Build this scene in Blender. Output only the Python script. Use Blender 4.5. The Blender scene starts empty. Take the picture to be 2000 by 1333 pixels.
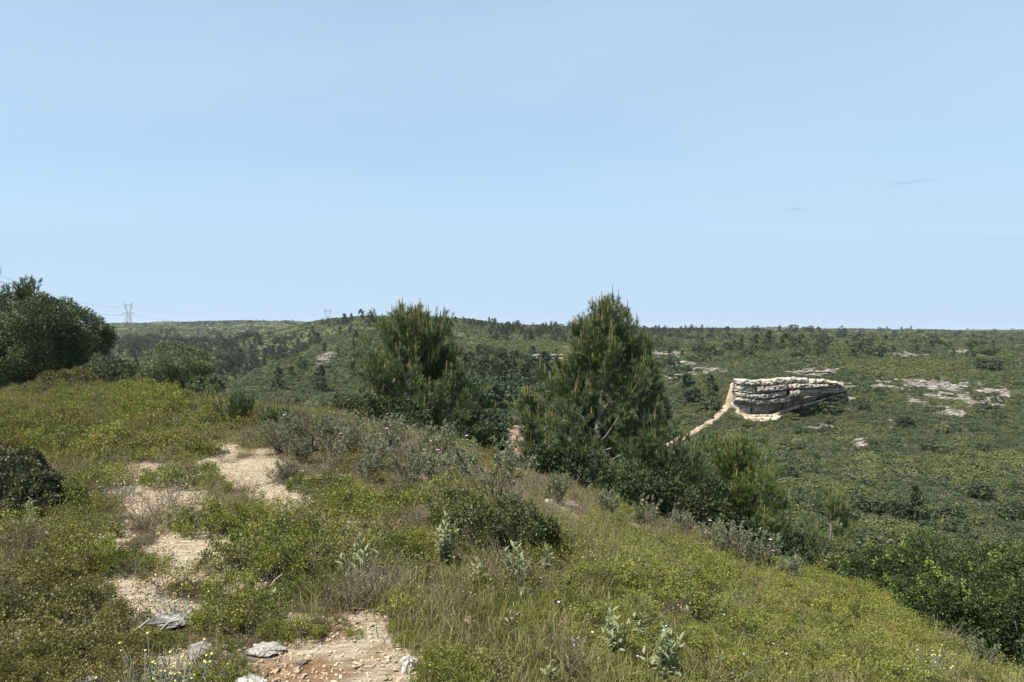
import bpy, math, random
import numpy as np
from mathutils import Vector

# ------------------------------------------------------------------ camera, sky, sun, exposure
SC = bpy.context.scene
COL = SC.collection
EYE = np.array([0.0, 0.0, 1.6])
FPX = 2000 * 26 / 36.0
HORIZON = 645.0
PITCH = math.atan((666.5 - HORIZON) / FPX)
cam_data = bpy.data.cameras.new("camera")
cam_data.lens = 26; cam_data.sensor_width = 36
cam_data.clip_start = 0.05; cam_data.clip_end = 20000
cam = bpy.data.objects.new("camera", cam_data)
cam.location = EYE; cam.rotation_euler = (math.pi / 2 - PITCH, 0, 0)
COL.objects.link(cam); SC.camera = cam

SUN_DIR = Vector((-0.45, -0.27, 0.86)).normalized()      # towards the sun
SUN_EL = math.asin(SUN_DIR.z)
SUN_AZ = math.atan2(SUN_DIR.x, SUN_DIR.y)
sd = bpy.data.lights.new("sun", "SUN")
sd.energy = 5.0; sd.angle = math.radians(0.6); sd.color = (1.0, 0.955, 0.88)
sun = bpy.data.objects.new("sun", sd); COL.objects.link(sun)
sun.rotation_euler = SUN_DIR.to_track_quat('Z', 'Y').to_euler()
sun.location = (0, 0, 60)

def make_world():
    w = bpy.data.worlds.new("World"); SC.world = w; w.use_nodes = True
    nt = w.node_tree; N = nt.nodes; L = nt.links; N.clear()
    out = N.new("ShaderNodeOutputWorld"); bg = N.new("ShaderNodeBackground")
    bg.inputs["Strength"].default_value = 0.088
    sky = N.new("ShaderNodeTexSky"); sky.sky_type = 'NISHITA'; sky.sun_disc = False
    sky.sun_elevation = SUN_EL; sky.sun_rotation = SUN_AZ
    sky.altitude = 200; sky.air_density = 1.0; sky.dust_density = 0.25; sky.ozone_density = 1.6
    tc = N.new("ShaderNodeTexCoord")
    sep = N.new("ShaderNodeSeparateXYZ"); L.new(tc.outputs["Generated"], sep.inputs[0])
    # thin high cloud: project the view direction on a flat layer
    zz = N.new("ShaderNodeMath"); zz.operation = 'MAXIMUM'; zz.inputs[1].default_value = 0.0
    L.new(sep.outputs["Z"], zz.inputs[0])
    za = N.new("ShaderNodeMath"); za.operation = 'ADD'; za.inputs[1].default_value = 0.14
    L.new(zz.outputs[0], za.inputs[0])
    cx = N.new("ShaderNodeMath"); cx.operation = 'DIVIDE'
    L.new(sep.outputs["X"], cx.inputs[0]); L.new(za.outputs[0], cx.inputs[1])
    cy = N.new("ShaderNodeMath"); cy.operation = 'DIVIDE'
    L.new(sep.outputs["Y"], cy.inputs[0]); L.new(za.outputs[0], cy.inputs[1])
    cmb = N.new("ShaderNodeCombineXYZ"); L.new(cx.outputs[0], cmb.inputs[0]); L.new(cy.outputs[0], cmb.inputs[1])
    mp = N.new("ShaderNodeMapping"); mp.inputs["Rotation"].default_value = (0, 0, 0.35)
    mp.inputs["Scale"].default_value = (0.28, 0.62, 1); L.new(cmb.outputs[0], mp.inputs["Vector"])
    n1 = N.new("ShaderNodeTexNoise"); n1.inputs["Scale"].default_value = 1.1
    n1.inputs["Detail"].default_value = 7; n1.inputs["Roughness"].default_value = 0.5
    n1.inputs["Distortion"].default_value = 0.5; L.new(mp.outputs[0], n1.inputs["Vector"])
    r1 = N.new("ShaderNodeMapRange"); r1.inputs["From Min"].default_value = 0.36
    r1.inputs["From Max"].default_value = 0.70; r1.inputs["To Min"].default_value = 0.55; r1.inputs["To Max"].default_value = 1.0
    L.new(n1.outputs["Fac"], r1.inputs["Value"])
    mix = N.new("ShaderNodeMix"); mix.data_type = 'RGBA'
    hz = N.new("ShaderNodeMapRange"); hz.interpolation_type = 'SMOOTHSTEP'; hz.inputs["From Min"].default_value = 0.0; hz.inputs["From Max"].default_value = 0.22
    hz.inputs["To Min"].default_value = 0.55; hz.inputs["To Max"].default_value = 0.0; L.new(sep.outputs["Z"], hz.inputs["Value"])
    ha = N.new("ShaderNodeMath"); ha.operation = 'ADD'; ha.use_clamp = True; L.new(r1.outputs[0], ha.inputs[0]); L.new(hz.outputs[0], ha.inputs[1]); L.new(ha.outputs[0], mix.inputs["Factor"])
    L.new(sky.outputs[0], mix.inputs["A"]); mix.inputs["B"].default_value = (3.1, 4.22, 5.35, 1)
    # two small grey-white wisps low on the right
    last = mix
    for (dx, dy, sx, sy, op) in ((0.540, 0.199, 0.040, 0.0050, 0.55), (0.382, 0.163, 0.022, 0.0040, 0.40)):
        vx = N.new("ShaderNodeMath"); vx.operation = 'DIVIDE'; L.new(sep.outputs["X"], vx.inputs[0]); L.new(sep.outputs["Y"], vx.inputs[1])
        vz = N.new("ShaderNodeMath"); vz.operation = 'DIVIDE'; L.new(sep.outputs["Z"], vz.inputs[0]); L.new(sep.outputs["Y"], vz.inputs[1])
        c2 = N.new("ShaderNodeCombineXYZ"); L.new(vx.outputs[0], c2.inputs[0]); L.new(vz.outputs[0], c2.inputs[1])
        nn = N.new("ShaderNodeTexNoise"); nn.inputs["Scale"].default_value = 45; nn.inputs["Detail"].default_value = 5
        m0 = N.new("ShaderNodeMapping"); m0.inputs["Scale"].default_value = (0.6, 2.2, 1)
        L.new(c2.outputs[0], m0.inputs["Vector"]); L.new(m0.outputs[0], nn.inputs["Vector"])
        m2 = N.new("ShaderNodeMapping"); m2.inputs["Location"].default_value = (-dx / sx, -dy / sy, 0)
        m2.inputs["Scale"].default_value = (1 / sx, 1 / sy, 1)
        L.new(c2.outputs[0], m2.inputs["Vector"])
        sh = N.new("ShaderNodeSeparateXYZ"); L.new(m2.outputs[0], sh.inputs[0])
        tl = N.new("ShaderNodeMath"); tl.operation = 'MULTIPLY_ADD'; tl.inputs[1].default_value = -0.8   # slanted wisp
        L.new(sh.outputs["X"], tl.inputs[0]); L.new(sh.outputs["Y"], tl.inputs[2])
        c3 = N.new("ShaderNodeCombineXYZ"); L.new(sh.outputs["X"], c3.inputs[0]); L.new(tl.outputs[0], c3.inputs[1])
        ln = N.new("ShaderNodeVectorMath"); ln.operation = 'LENGTH'; L.new(c3.outputs[0], ln.inputs[0])
        ad = N.new("ShaderNodeMath"); ad.operation = 'MULTIPLY_ADD'; ad.inputs[1].default_value = 2.4
        L.new(nn.outputs["Fac"], ad.inputs[0]); L.new(ln.outputs["Value"], ad.inputs[2])
        mr = N.new("ShaderNodeMapRange"); mr.interpolation_type = 'SMOOTHSTEP'
        mr.inputs["From Min"].default_value = 1.25; mr.inputs["From Max"].default_value = 2.2
        mr.inputs["To Min"].default_value = op; mr.inputs["To Max"].default_value = 0.0
        L.new(ad.outputs[0], mr.inputs["Value"])
        mm = N.new("ShaderNodeMix"); mm.data_type = 'RGBA'
        L.new(mr.outputs[0], mm.inputs["Factor"]); L.new(last.outputs["Result"], mm.inputs["A"])
        mm.inputs["B"].default_value = (2.15, 2.7, 3.5, 1)
        last = mm
    L.new(last.outputs["Result"], bg.inputs["Color"]); L.new(bg.outputs[0], out.inputs[0])
make_world()
SC.view_settings.view_transform = 'Standard'; SC.view_settings.look = 'None'
SC.view_settings.exposure = 0.98; SC.view_settings.gamma = 1.0
SC.view_settings.use_curve_mapping = False
SC.render.engine = 'CYCLES'
SC.cycles.use_denoising = True
SC.cycles.max_bounces = 5; SC.cycles.diffuse_bounces = 3; SC.cycles.glossy_bounces = 1
SC.cycles.transmission_bounces = 3; SC.cycles.transparent_max_bounces = 4
SC.cycles.caustics_reflective = False; SC.cycles.caustics_refractive = False

RNG = np.random.default_rng(7)
random.seed(7)

# ------------------------------------------------------------------ helpers
def cast_dir(px, py):
    cx = (np.asarray(px, float) - 1000) / FPX; cy = -(np.asarray(py, float) - 666.5) / FPX
    cp, sp = math.cos(PITCH), math.sin(PITCH)
    return np.stack([cx, cp + cy * sp, -sp + cy * cp], -1)
def project(P):
    P = np.asarray(P, float) - EYE; cp, sp = math.cos(PITCH), math.sin(PITCH)
    d = P[..., 1] * cp - P[..., 2] * sp; u = P[..., 1] * sp + P[..., 2] * cp
    d = np.where(d > 0.05, d, 0.05)
    return 1000 + FPX * P[..., 0] / d, 666.5 - FPX * u / d

def _hash(i, j, s):
    n = (i.astype(np.int64) * 374761393 + j.astype(np.int64) * 668265263 + s * 1442695041) & 0x7fffffff
    n = ((n ^ (n >> 13)) * 1274126177) & 0x7fffffff
    return ((n ^ (n >> 16)) & 0xffff) / 65535.0
def vnoise(x, y, s=0):
    i = np.floor(x); j = np.floor(y); fx = x - i; fy = y - j
    fx = fx * fx * (3 - 2 * fx); fy = fy * fy * (3 - 2 * fy)
    a = _hash(i, j, s); b = _hash(i + 1, j, s); c = _hash(i, j + 1, s); d = _hash(i + 1, j + 1, s)
    return (a * (1 - fx) + b * fx) * (1 - fy) + (c * (1 - fx) + d * fx) * fy
def fbm(x, y, s=0, o=4):
    t = 0; a = 0.5; f = 1.0; n = 0
    for k in range(o):
        t = t + a * vnoise(x * f + 17.3 * k, y * f - 9.1 * k, s + k); n += a; a *= 0.5; f *= 2.03
    return t / n
def smooth(a, b, x):
    t = np.clip((x - a) / (b - a), 0, 1); return t * t * (3 - 2 * t)

class MB:
    """collects quads / triangles with a per-point value 'lv' and a material slot per face"""
    def __init__(self): self.V = []; self.Q = []; self.T = []; self.A = []; self.QM = []; self.TM = []; self.n = 0
    def add(self, V, F, lv=0.5, mat=0):
        V = np.asarray(V, float).reshape(-1, 3); F = np.asarray(F, np.int64)
        self.V.append(V); self.A.append(np.broadcast_to(np.asarray(lv, float), (len(V),)).copy())
        if F.shape[1] == 4: self.Q.append(F + self.n); self.QM.append(np.full(len(F), mat))
        else: self.T.append(F + self.n); self.TM.append(np.full(len(F), mat))
        self.n += len(V)
    def mesh(self, name, mats, smoothed=False):
        V = np.concatenate(self.V); A = np.concatenate(self.A)
        Q = np.concatenate(self.Q) if self.Q else np.zeros((0, 4), np.int64)
        T = np.concatenate(self.T) if self.T else np.zeros((0, 3), np.int64)
        M = np.concatenate(self.QM + self.TM)
        me = bpy.data.meshes.new(name)
        me.vertices.add(len(V)); me.vertices.foreach_set("co", V.astype(np.float32).ravel())
        loops = np.concatenate([Q.ravel(), T.ravel()]).astype(np.int32)
        me.loops.add(len(loops)); me.loops.foreach_set("vertex_index", loops)
        nf = len(Q) + len(T); me.polygons.add(nf)
        st = np.concatenate([np.arange(len(Q)) * 4, len(Q) * 4 + np.arange(len(T)) * 3]).astype(np.int32)
        me.polygons.foreach_set("loop_start", st)
        me.polygons.foreach_set("material_index", M.astype(np.int32))
        if smoothed: me.polygons.foreach_set("use_smooth", np.ones(nf, bool))
        at = me.attributes.new("lv", 'FLOAT', 'POINT'); at.data.foreach_set("value", A.astype(np.float32))
        for m in (mats if isinstance(mats, (list, tuple)) else [mats]): me.materials.append(m)
        me.update(calc_edges=True); me.validate()
        return me

def unit(v): return v / np.maximum(np.linalg.norm(v, axis=-1, keepdims=True), 1e-9)
def leaves(mb, P, D, L, W, lv, rng, mat=0, fold=0.12, flat=0.0):
    n = len(P); D = unit(D); L = np.broadcast_to(L, (n,))[:, None]; W = np.broadcast_to(W, (n,))[:, None]
    R = rng.normal(size=(n, 3)); R[:, 2] *= (1 - flat)
    S = unit(np.cross(D, R)); Nn = np.cross(S, D)
    V = np.stack([P, P + D * L * .5 + S * W * .5 - Nn * L * fold, P + D * L, P + D * L * .5 - S * W * .5 - Nn * L * fold], 1)
    mb.add(V.reshape(-1, 3), np.arange(4 * n).reshape(n, 4), np.repeat(np.broadcast_to(lv, (n,)), 4), mat)
def pads(mb, P, Nn, L, W, lv, rng, mat=0, jitter=.35):
    """leaf sprays lying on a surface with normal Nn"""
    n = len(P); Nn = unit(Nn + rng.normal(size=(n, 3)) * jitter); D = unit(np.cross(Nn, rng.normal(size=(n, 3)))); S = np.cross(Nn, D)
    L = np.broadcast_to(L, (n,))[:, None]; W = np.broadcast_to(W, (n,))[:, None]
    V = np.stack([P - D * L * .5, P + S * W * .5 + Nn * L * .10, P + D * L * .5, P - S * W * .5 + Nn * L * .10], 1)
    mb.add(V.reshape(-1, 3), np.arange(4 * n).reshape(n, 4), np.repeat(np.broadcast_to(lv, (n,)), 4), mat)
def needles(mb, P, D, L, W, lv, rng, mat=0):
    n = len(P); D = unit(D); L = np.broadcast_to(L, (n,))[:, None]; W = np.broadcast_to(W, (n,))[:, None]
    S = unit(np.cross(D, rng.normal(size=(n, 3))))
    V = np.stack([P - S * W * .5, P + S * W * .5, P + D * L], 1)
    mb.add(V.reshape(-1, 3), np.arange(3 * n).reshape(n, 3), np.repeat(np.broadcast_to(lv, (n,)), 3), mat)
def tube(mb, pts, rad, sides=5, lv=0.5, mat=0):
    pts = np.asarray(pts, float); n = len(pts); rad = np.broadcast_to(rad, (n,))
    T = unit(np.gradient(pts, axis=0)); ref = np.array([0.31, 0.22, 0.92]); ref = np.where(abs(T @ ref)[:, None] > .93, [[1., 0.1, 0]], ref[None])
    A = unit(np.cross(T, ref)); B = np.cross(T, A)
    a = np.arange(sides) * 2 * math.pi / sides
    ring = A[:, None] * np.cos(a)[None, :, None] + B[:, None] * np.sin(a)[None, :, None]
    V = (pts[:, None] + ring * rad[:, None, None]).reshape(-1, 3)
    F = [[i * sides + j, i * sides + (j + 1) % sides, (i + 1) * sides + (j + 1) % sides, (i + 1) * sides + j] for i in range(n - 1) for j in range(sides)]
    mb.add(V, F, lv, mat)
def beams(mb, A, B, r, lv=.5, mat=0):
    """many straight 3-sided twigs, vectorised"""
    A = np.asarray(A, float); B = np.asarray(B, float); n = len(A); T = unit(B - A)
    S = unit(np.cross(T, RNG.normal(size=(n, 3)))); U = np.cross(T, S); r = np.broadcast_to(r, (n,))[:, None]
    ring = [S, -.5 * S + .87 * U, -.5 * S - .87 * U]
    V = np.stack([A + k * r for k in ring] + [B + k * r * .6 for k in ring], 1).reshape(-1, 3)
    base = np.arange(n)[:, None, None] * 6
    F = (base + np.array([[0, 1, 4, 3], [1, 2, 5, 4], [2, 0, 3, 5]])[None]).reshape(-1, 4)
    mb.add(V, F, lv, mat)

def link(name, data, parent=None):
    o = bpy.data.objects.new(name, data); COL.objects.link(o)
    if parent is not None: o.parent = parent
    return o
def tag(o, label=None, cat=None, group=None, kind=None):
    if label: o["label"] = label
    if cat: o["category"] = cat
    if group: o["group"] = group
    if kind: o["kind"] = kind
    return o
def thing(name, parts, loc, rz, sc, label, cat, group=None):
    """parts: list of (part name, mesh). One part gives one mesh object, several an Empty with children."""
    if len(parts) == 1: o = link(name, parts[0][1])
    else:
        o = link(name, None); o.empty_display_size = 0.2
        for p in parts:
            c = link(p[0], p[1], o)
            if len(p) > 2: c["kind"] = p[2]
    o.location = [float(v) for v in loc]; o.rotation_euler = (0, 0, float(rz))
    o.scale = [float(s) for s in (sc if hasattr(sc, "__len__") else (sc, sc, sc))]
    return tag(o, label, cat, group)

# ------------------------------------------------------------------ materials
def new_mat(name):
    m = bpy.data.materials.new(name); m.use_nodes = True; nt = m.node_tree; nt.nodes.clear()
    return m, nt.nodes, nt.links
def ramp_node(N, stops):
    r = N.new("ShaderNodeValToRGB"); cr = r.color_ramp
    while len(cr.elements) < len(stops): cr.elements.new(0.5)
    for e, (p, c) in zip(cr.elements, stops): e.position = p; e.color = (*c, 1)
    return r
def leaf_mat(name, stops, transl=0.28, rough=0.55, patch=0.25, rnd=0.35, lvw=0.55, pscale=0.35, spec=0.35):
    """leaf colour = ramp(leaf value + plant-to-plant value + patches of ground)"""
    m, N, L = new_mat(name)
    out = N.new("ShaderNodeOutputMaterial")
    at = N.new("ShaderNodeAttribute"); at.attribute_name = "lv"
    oi = N.new("ShaderNodeObjectInfo")
    nz = N.new("ShaderNodeTexNoise"); nz.inputs["Scale"].default_value = pscale; nz.inputs["Detail"].default_value = 3
    L.new(oi.outputs["Location"], nz.inputs["Vector"])
    def madd(a, k, c):
        q = N.new("ShaderNodeMath"); q.operation = 'MULTIPLY_ADD'; L.new(a, q.inputs[0]); q.inputs[1].default_value = k
        if hasattr(c, "is_output"): L.new(c, q.inputs[2])
        else: q.inputs[2].default_value = c
        return q.outputs[0]
    v = madd(at.outputs["Fac"], lvw, 0.5 - 0.5 * lvw - 0.5 * rnd - 1.0 * patch)
    v = madd(oi.outputs["Random"], rnd, v)
    v = madd(nz.outputs["Fac"], patch * 2, v)
    rp = ramp_node(N, stops); L.new(v, rp.inputs[0])
    bs = N.new("ShaderNodeBsdfPrincipled"); bs.inputs["Roughness"].default_value = rough
    bs.inputs["Specular IOR Level"].default_value = spec
    L.new(rp.outputs[0], bs.inputs["Base Color"])
    tr = N.new("ShaderNodeBsdfTranslucent"); L.new(rp.outputs[0], tr.inputs["Color"])
    mx = N.new("ShaderNodeMixShader"); mx.inputs[0].default_value = transl
    L.new(bs.outputs[0], mx.inputs[1]); L.new(tr.outputs[0], mx.inputs[2]); L.new(mx.outputs[0], out.inputs[0])
    return m
def plain_mat(name, stops, scale=8, rough=0.85, bump=0.0, spec=0.2):
    m, N, L = new_mat(name)
    out = N.new("ShaderNodeOutputMaterial"); bs = N.new("ShaderNodeBsdfPrincipled")
    bs.inputs["Roughness"].default_value = rough; bs.inputs["Specular IOR Level"].default_value = spec
    tc = N.new("ShaderNodeTexCoord"); oi = N.new("ShaderNodeObjectInfo")
    ad = N.new("ShaderNodeVectorMath"); ad.operation = 'ADD'; L.new(tc.outputs["Object"], ad.inputs[0]); L.new(oi.outputs["Location"], ad.inputs[1])
    nz = N.new("ShaderNodeTexNoise"); nz.inputs["Scale"].default_value = scale; nz.inputs["Detail"].default_value = 6
    nz.inputs["Roughness"].default_value = 0.65; L.new(ad.outputs[0], nz.inputs["Vector"])
    q = N.new("ShaderNodeMath"); q.operation = 'MULTIPLY_ADD'; q.inputs[1].default_value = 0.25
    L.new(oi.outputs["Random"], q.inputs[0])
    q2 = N.new("ShaderNodeMath"); q2.operation = 'SUBTRACT'; q2.inputs[1].default_value = 0.125
    L.new(nz.outputs["Fac"], q2.inputs[0]); L.new(q2.outputs[0], q.inputs[2])
    rp = ramp_node(N, stops); L.new(q.outputs[0], rp.inputs[0]); L.new(rp.outputs[0], bs.inputs["Base Color"])
    if bump:
        b = N.new("ShaderNodeBump"); b.inputs["Strength"].default_value = bump; b.inputs["Distance"].default_value = 0.02
        L.new(nz.outputs["Fac"], b.inputs["Height"]); L.new(b.outputs[0], bs.inputs["Normal"])
    L.new(bs.outputs[0], out.inputs[0])
    return m

M = {}
M['kermes'] = leaf_mat("kermes leaves", [(0.0, (.036, .050, .013)), (.3, (.088, .110, .019)), (.6, (.182, .194, .031)), (.85, (.265, .245, .044)), (1, (.28, .175, .06))])
M['kermes_olive'] = leaf_mat("olive scrub leaves", [(0.0, (.042, .046, .016)), (.35, (.105, .102, .028)), (.65, (.195, .165, .042)), (.85, (.240, .170, .055)), (1, (.22, .11, .055))])
M['scrub_far'] = leaf_mat("far scrub leaves", [(0.0, (.026, .035, .015)), (.3, (.059, .072, .026)), (.6, (.110, .122, .038)), (.85, (.160, .154, .052)), (1, (.145, .118, .058))], patch=.36, rnd=.36, lvw=.4, pscale=.09)
M['oak'] = leaf_mat("holm oak leaves", [(0.0, (.028, .040, .018)), (.35, (.060, .080, .034)), (.65, (.130, .152, .070)), (1, (.25, .265, .125))], transl=.18, rough=.6, spec=.25, patch=0, rnd=.06, lvw=1.0)
M['oak_young'] = leaf_mat("oak leaves with pale new growth", [(0.0, (.022, .034, .013)), (.5, (.048, .070, .021)), (.75, (.085, .115, .029)), (1, (.23, .27, .06))], transl=.25, rough=.6, spec=.25, patch=0, rnd=.05, lvw=1.0)
M['scrub_mid'] = leaf_mat('hillside scrub leaves', [(0.0, (.046, .056, .024)), (.35, (.078, .090, .034)), (.65, (.114, .124, .044)), (1, (.150, .148, .058))], transl=.28, rough=.6, patch=.36, rnd=.25, lvw=.35, pscale=.05, spec=.15)
M['oak_far'] = leaf_mat('far oak leaves', [(0.0, (.018, .028, .013)), (.5, (.042, .058, .024)), (1, (.095, .110, .045))], transl=.15, rough=.6, patch=0, rnd=.4, lvw=.6, spec=.2)
M['dusk'] = leaf_mat('dark browned leaves', [(0.0, (.032, .040, .019)), (.5, (.075, .084, .036)), (.8, (.14, .13, .058)), (1, (.25, .19, .11))], transl=.15, patch=0, rnd=.05, lvw=1.0)
M['oak_pale'] = leaf_mat('pale-tipped holm oak leaves', [(0.0, (.036, .050, .022)), (.35, (.085, .108, .046)), (.65, (.175, .200, .090)), (1, (.30, .315, .15))], transl=.2, rough=.6, spec=.25, patch=0, rnd=.06, lvw=1.0)
M['deep'] = leaf_mat("deep green leaves", [(0.0, (.018, .032, .012)), (.6, (.040, .068, .020)), (1, (.075, .108, .032))], patch=0, rnd=.2, lvw=.8)
M['needle'] = leaf_mat("pine needles", [(0.0, (.042, .066, .023)), (.5, (.088, .125, .040)), (1, (.170, .195, .062))], transl=.2, rough=.5, patch=0, rnd=.15, lvw=.85)
M['needle_fresh'] = leaf_mat('fresh pine needles', [(0.0, (.060, .090, .026)), (.5, (.125, .165, .045)), (1, (.230, .250, .075))], transl=.28, rough=.5, patch=0, rnd=.1, lvw=.85)
M['needle_far'] = leaf_mat("far pine needles", [(0.0, (.022, .036, .018)), (.5, (.046, .064, .026)), (1, (.088, .106, .038))], transl=.15, rough=.6, patch=0, rnd=.35, lvw=.65)
M['candle'] = leaf_mat("pine candles", [(0.0, (.15, .12, .035)), (1, (.30, .22, .09))], transl=.1, patch=0, rnd=.2, lvw=.8)
M['cistus'] = leaf_mat("grey cistus leaves", [(0.0, (.085, .105, .050)), (.5, (.185, .205, .115)), (1, (.33, .345, .215))], transl=.22, rough=.8, patch=0, rnd=.25, lvw=.75, spec=.1)
M['sage'] = leaf_mat("felted sage leaves", [(0.0, (.125, .142, .070)), (.6, (.215, .235, .122)), (1, (.33, .345, .20))], transl=.2, rough=.8, patch=0, rnd=.2, lvw=.8, spec=.1)
M['grass'] = leaf_mat("grass blades", [(0.0, (.085, .105, .020)), (.3, (.150, .160, .034)), (.55, (.250, .220, .080)), (1, (.36, .29, .16))], transl=.35, rough=.6, patch=.35, rnd=.35, lvw=.6, pscale=.5)
M['dry'] = leaf_mat("dry grey stems", [(0.0, (.095, .076, .048)), (.5, (.195, .160, .100)), (1, (.31, .265, .17))], transl=.1, rough=.8, patch=.1, rnd=.3)
M['helichrysum'] = leaf_mat("silver stems", [(0.0, (.14, .17, .11)), (1, (.32, .35, .26))], transl=.1, rough=.8, patch=0, rnd=.2)
M['yellow'] = plain_mat("yellow flower heads", [(0.3, (.62, .50, .10)), (.7, (.72, .66, .28))], scale=30)
M['pink'] = plain_mat("pink petals", [(0.3, (.55, .26, .48)), (.7, (.72, .45, .66))], scale=30)
M['blue'] = plain_mat("pale blue petals", [(0.3, (.34, .40, .66)), (.7, (.55, .60, .80))], scale=30)
M['white'] = plain_mat("white petals", [(0.3, (.70, .68, .62)), (.7, (.78, .76, .70))], scale=30)
M['bark'] = plain_mat("grey bark", [(0.3, (.085, .072, .062)), (.7, (.20, .18, .16))], scale=14, bump=.5)
M['twig'] = plain_mat("brown twigs", [(0.3, (.06, .045, .035)), (.7, (.15, .115, .09))], scale=14)
M['deadwood'] = plain_mat("bleached dead wood", [(0.3, (.30, .28, .25)), (.7, (.48, .46, .42))], scale=14)
M['farstone'] = plain_mat('weathered far limestone', [(0.34, (.085, .075, .062)), (.46, (.17, .15, .125)), (.58, (.24, .215, .18)), (.75, (.31, .28, .24))], scale=3, bump=.5)
M['whitestone'] = plain_mat('white limestone', [(0.36, (.15, .135, .11)), (.47, (.31, .28, .24)), (.58, (.44, .41, .355)), (.75, (.52, .485, .43))], scale=9, bump=.6)
M['stone'] = plain_mat("limestone stones", [(0.28, (.14, .10, .07)), (.45, (.28, .21, .14)), (.6, (.36, .29, .20)), (.75, (.42, .36, .28))], scale=6, bump=.4)
M['greystone'] = plain_mat("lichened grey limestone", [(0.34, (.085, .08, .07)), (.46, (.21, .195, .17)), (.58, (.33, .305, .265)), (.75, (.40, .37, .325))], scale=11, bump=.7)
M['pebble'] = plain_mat("gravel stones", [(0.2, (.20, .11, .06)), (.42, (.34, .235, .145)), (.6, (.43, .345, .24)), (.85, (.50, .44, .35))], scale=5)
M['steel'] = plain_mat("galvanised steel", [(0.3, (.30, .33, .36)), (.7, (.36, .39, .42))], scale=.3, rough=.5)
M['glassins'] = plain_mat("glass insulators", [(0.3, (.12, .15, .16)), (.7, (.16, .19, .2))], scale=3, rough=.3)

# ------------------------------------------------------------------ terrain
# control heights: picture column -> (depth in m, picture row if > 100, else height in m)
COLS = {
 -700: [(2, .05), (4, .1), (10, .2), (25, .3), (60, -2), (150, -4), (400, 0), (1000, 8), (2500, 5)],
 0: [(2, .03), (3.4, 1333), (6, 1030), (10, 880), (20, 762), (30, -1), (60, -6), (120, -10), (250, -9), (500, -1), (900, 640), (2500, 2)],
 250: [(3.4, 1333), (6, 1033), (10, 878), (23, 748), (35, -2.5), (60, -8), (100, -11), (160, 742), (230, -13), (300, 706), (420, 680), (600, 664), (1000, 638), (2500, 0)],
 450: [(3.4, 1333), (6, 1030), (10, 880), (16, 795), (28, -2.5), (60, -8), (95, -9.8), (120, 760), (165, -15), (220, -18), (300, 724), (390, 690), (500, 668), (900, 636), (2500, 0)],
 545: [(3.4, 1333), (6, 1030), (9, 900), (14, 805), (26, -3), (50, -8), (90, -9.5), (110, 778), (150, 702), (205, -14), (280, -16.5), (360, 697), (480, 650), (580, -6), (720, -3), (950, 632), (2500, 0)],
 640: [(3.4, 1333), (6, 1030), (9, 905), (13, 815), (25, -3), (45, -8), (80, -9), (100, 797), (130, 762), (190, 702), (262, 653), (330, -4.5), (420, 645), (540, 628), (750, 3), (2500, 0)],
 735: [(100, 790), (130, 757), (190, 700), (280, 655), (450, 628), (700, 3)],
 850: [(3.4, 1333), (6, 1035), (9, 930), (12, 865), (20, -2.5), (45, -8.5), (70, -9.5), (110, 770), (170, 715), (250, 677), (450, 630), (700, 3), (2500, 0)],
 1000: [(3.5, 1333), (6, 1050), (9, 960), (12, 905), (20, -3), (40, -9), (70, 862), (100, -10), (140, 755), (220, 702), (400, 655), (600, 638), (1000, 2), (2500, 0)],
 1250: [(3.7, 1333), (6, 1130), (9, 1060), (12, 1010), (20, -4.5), (40, -11), (60, -12.5), (90, 862), (120, 785), (200, 705), (450, 660), (1000, 643), (2500, 0)],
 1450: [(4.2, 1333), (7, 1190), (11, 1085), (18, -4.5), (30, -9), (45, -12.5), (60, -13.5), (80, 912), (96, 858), (107, 832), (121, 742), (135, 728), (170, 702), (300, 671), (1000, 645), (2500, 0)],
 1600: [(4.7, 1333), (7.2, 1210), (10.2, 1130), (16, -4.4), (28, -9), (42, -12.5), (60, -13.3), (80, 912), (98, 846), (110, 806), (122, 744), (136, 731), (170, 702), (300, 671), (1100, 645), (2500, 0)],
 1750: [(5.2, 1333), (7.5, 1235), (9.5, 1190), (14, -4.2), (25, -8.5), (40, -12.5), (60, 1010), (80, 910), (110, 805), (135, 744), (180, 704), (320, 672), (1200, 647), (2500, 0)],
 2000: [(6.5, 1340), (9, -3.0), (14, -5), (25, -9), (40, -12.5), (60, 1010), (80, 905), (110, 805), (135, 744), (180, 704), (320, 673), (1200, 648), (2500, 0)],
 2600: [(3, -.8), (6, -2.2), (9, -3.8), (14, -6), (25, -9.5), (40, -12), (60, -12), (100, -9), (180, -5.5), (320, -4), (1200, 1), (2500, 0)],
}
CP = []
for px, lst in COLS.items():
    for d, v in lst:
        if v > 100:
            dr = cast_dir(px, v); p = EYE + dr * (d / dr[1])
        else: p = np.array([(px - 1000) / FPX * d, d, v])
        CP.append(p)
for az, lst in {180: [(2, 0), (10, .1), (50, -1), (400, -4), (3000, 0)], -180: [(2, 0), (10, .1), (50, -1), (400, -4), (3000, 0)],
                -105: [(2, .02), (10, .15), (50, -1), (400, -3), (3000, 0)], 105: [(2, -.3), (6, -1.6), (15, -4), (40, -9), (200, -6), (3000, 0)]}.items():
    for r, z in lst: CP.append(np.array([r * math.sin(math.radians(az)), r * math.cos(math.radians(az)), z]))
for az in (-180, -140, -105, -70, -45, -30, -15, 0, 15, 30, 45, 70, 105, 140, 180):
    CP.append(np.array([0.3 * math.sin(math.radians(az)), 0.3 * math.cos(math.radians(az)), 0.0]))
    CP.append(np.array([9000 * math.sin(math.radians(az)), 9000 * math.cos(math.radians(az)), -10.0]))
CP = np.array(CP)
def uv(x, y): return np.stack([np.arctan2(x, y) * 2.6, np.log(np.hypot(x, y) + 0.05)], -1)
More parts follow.
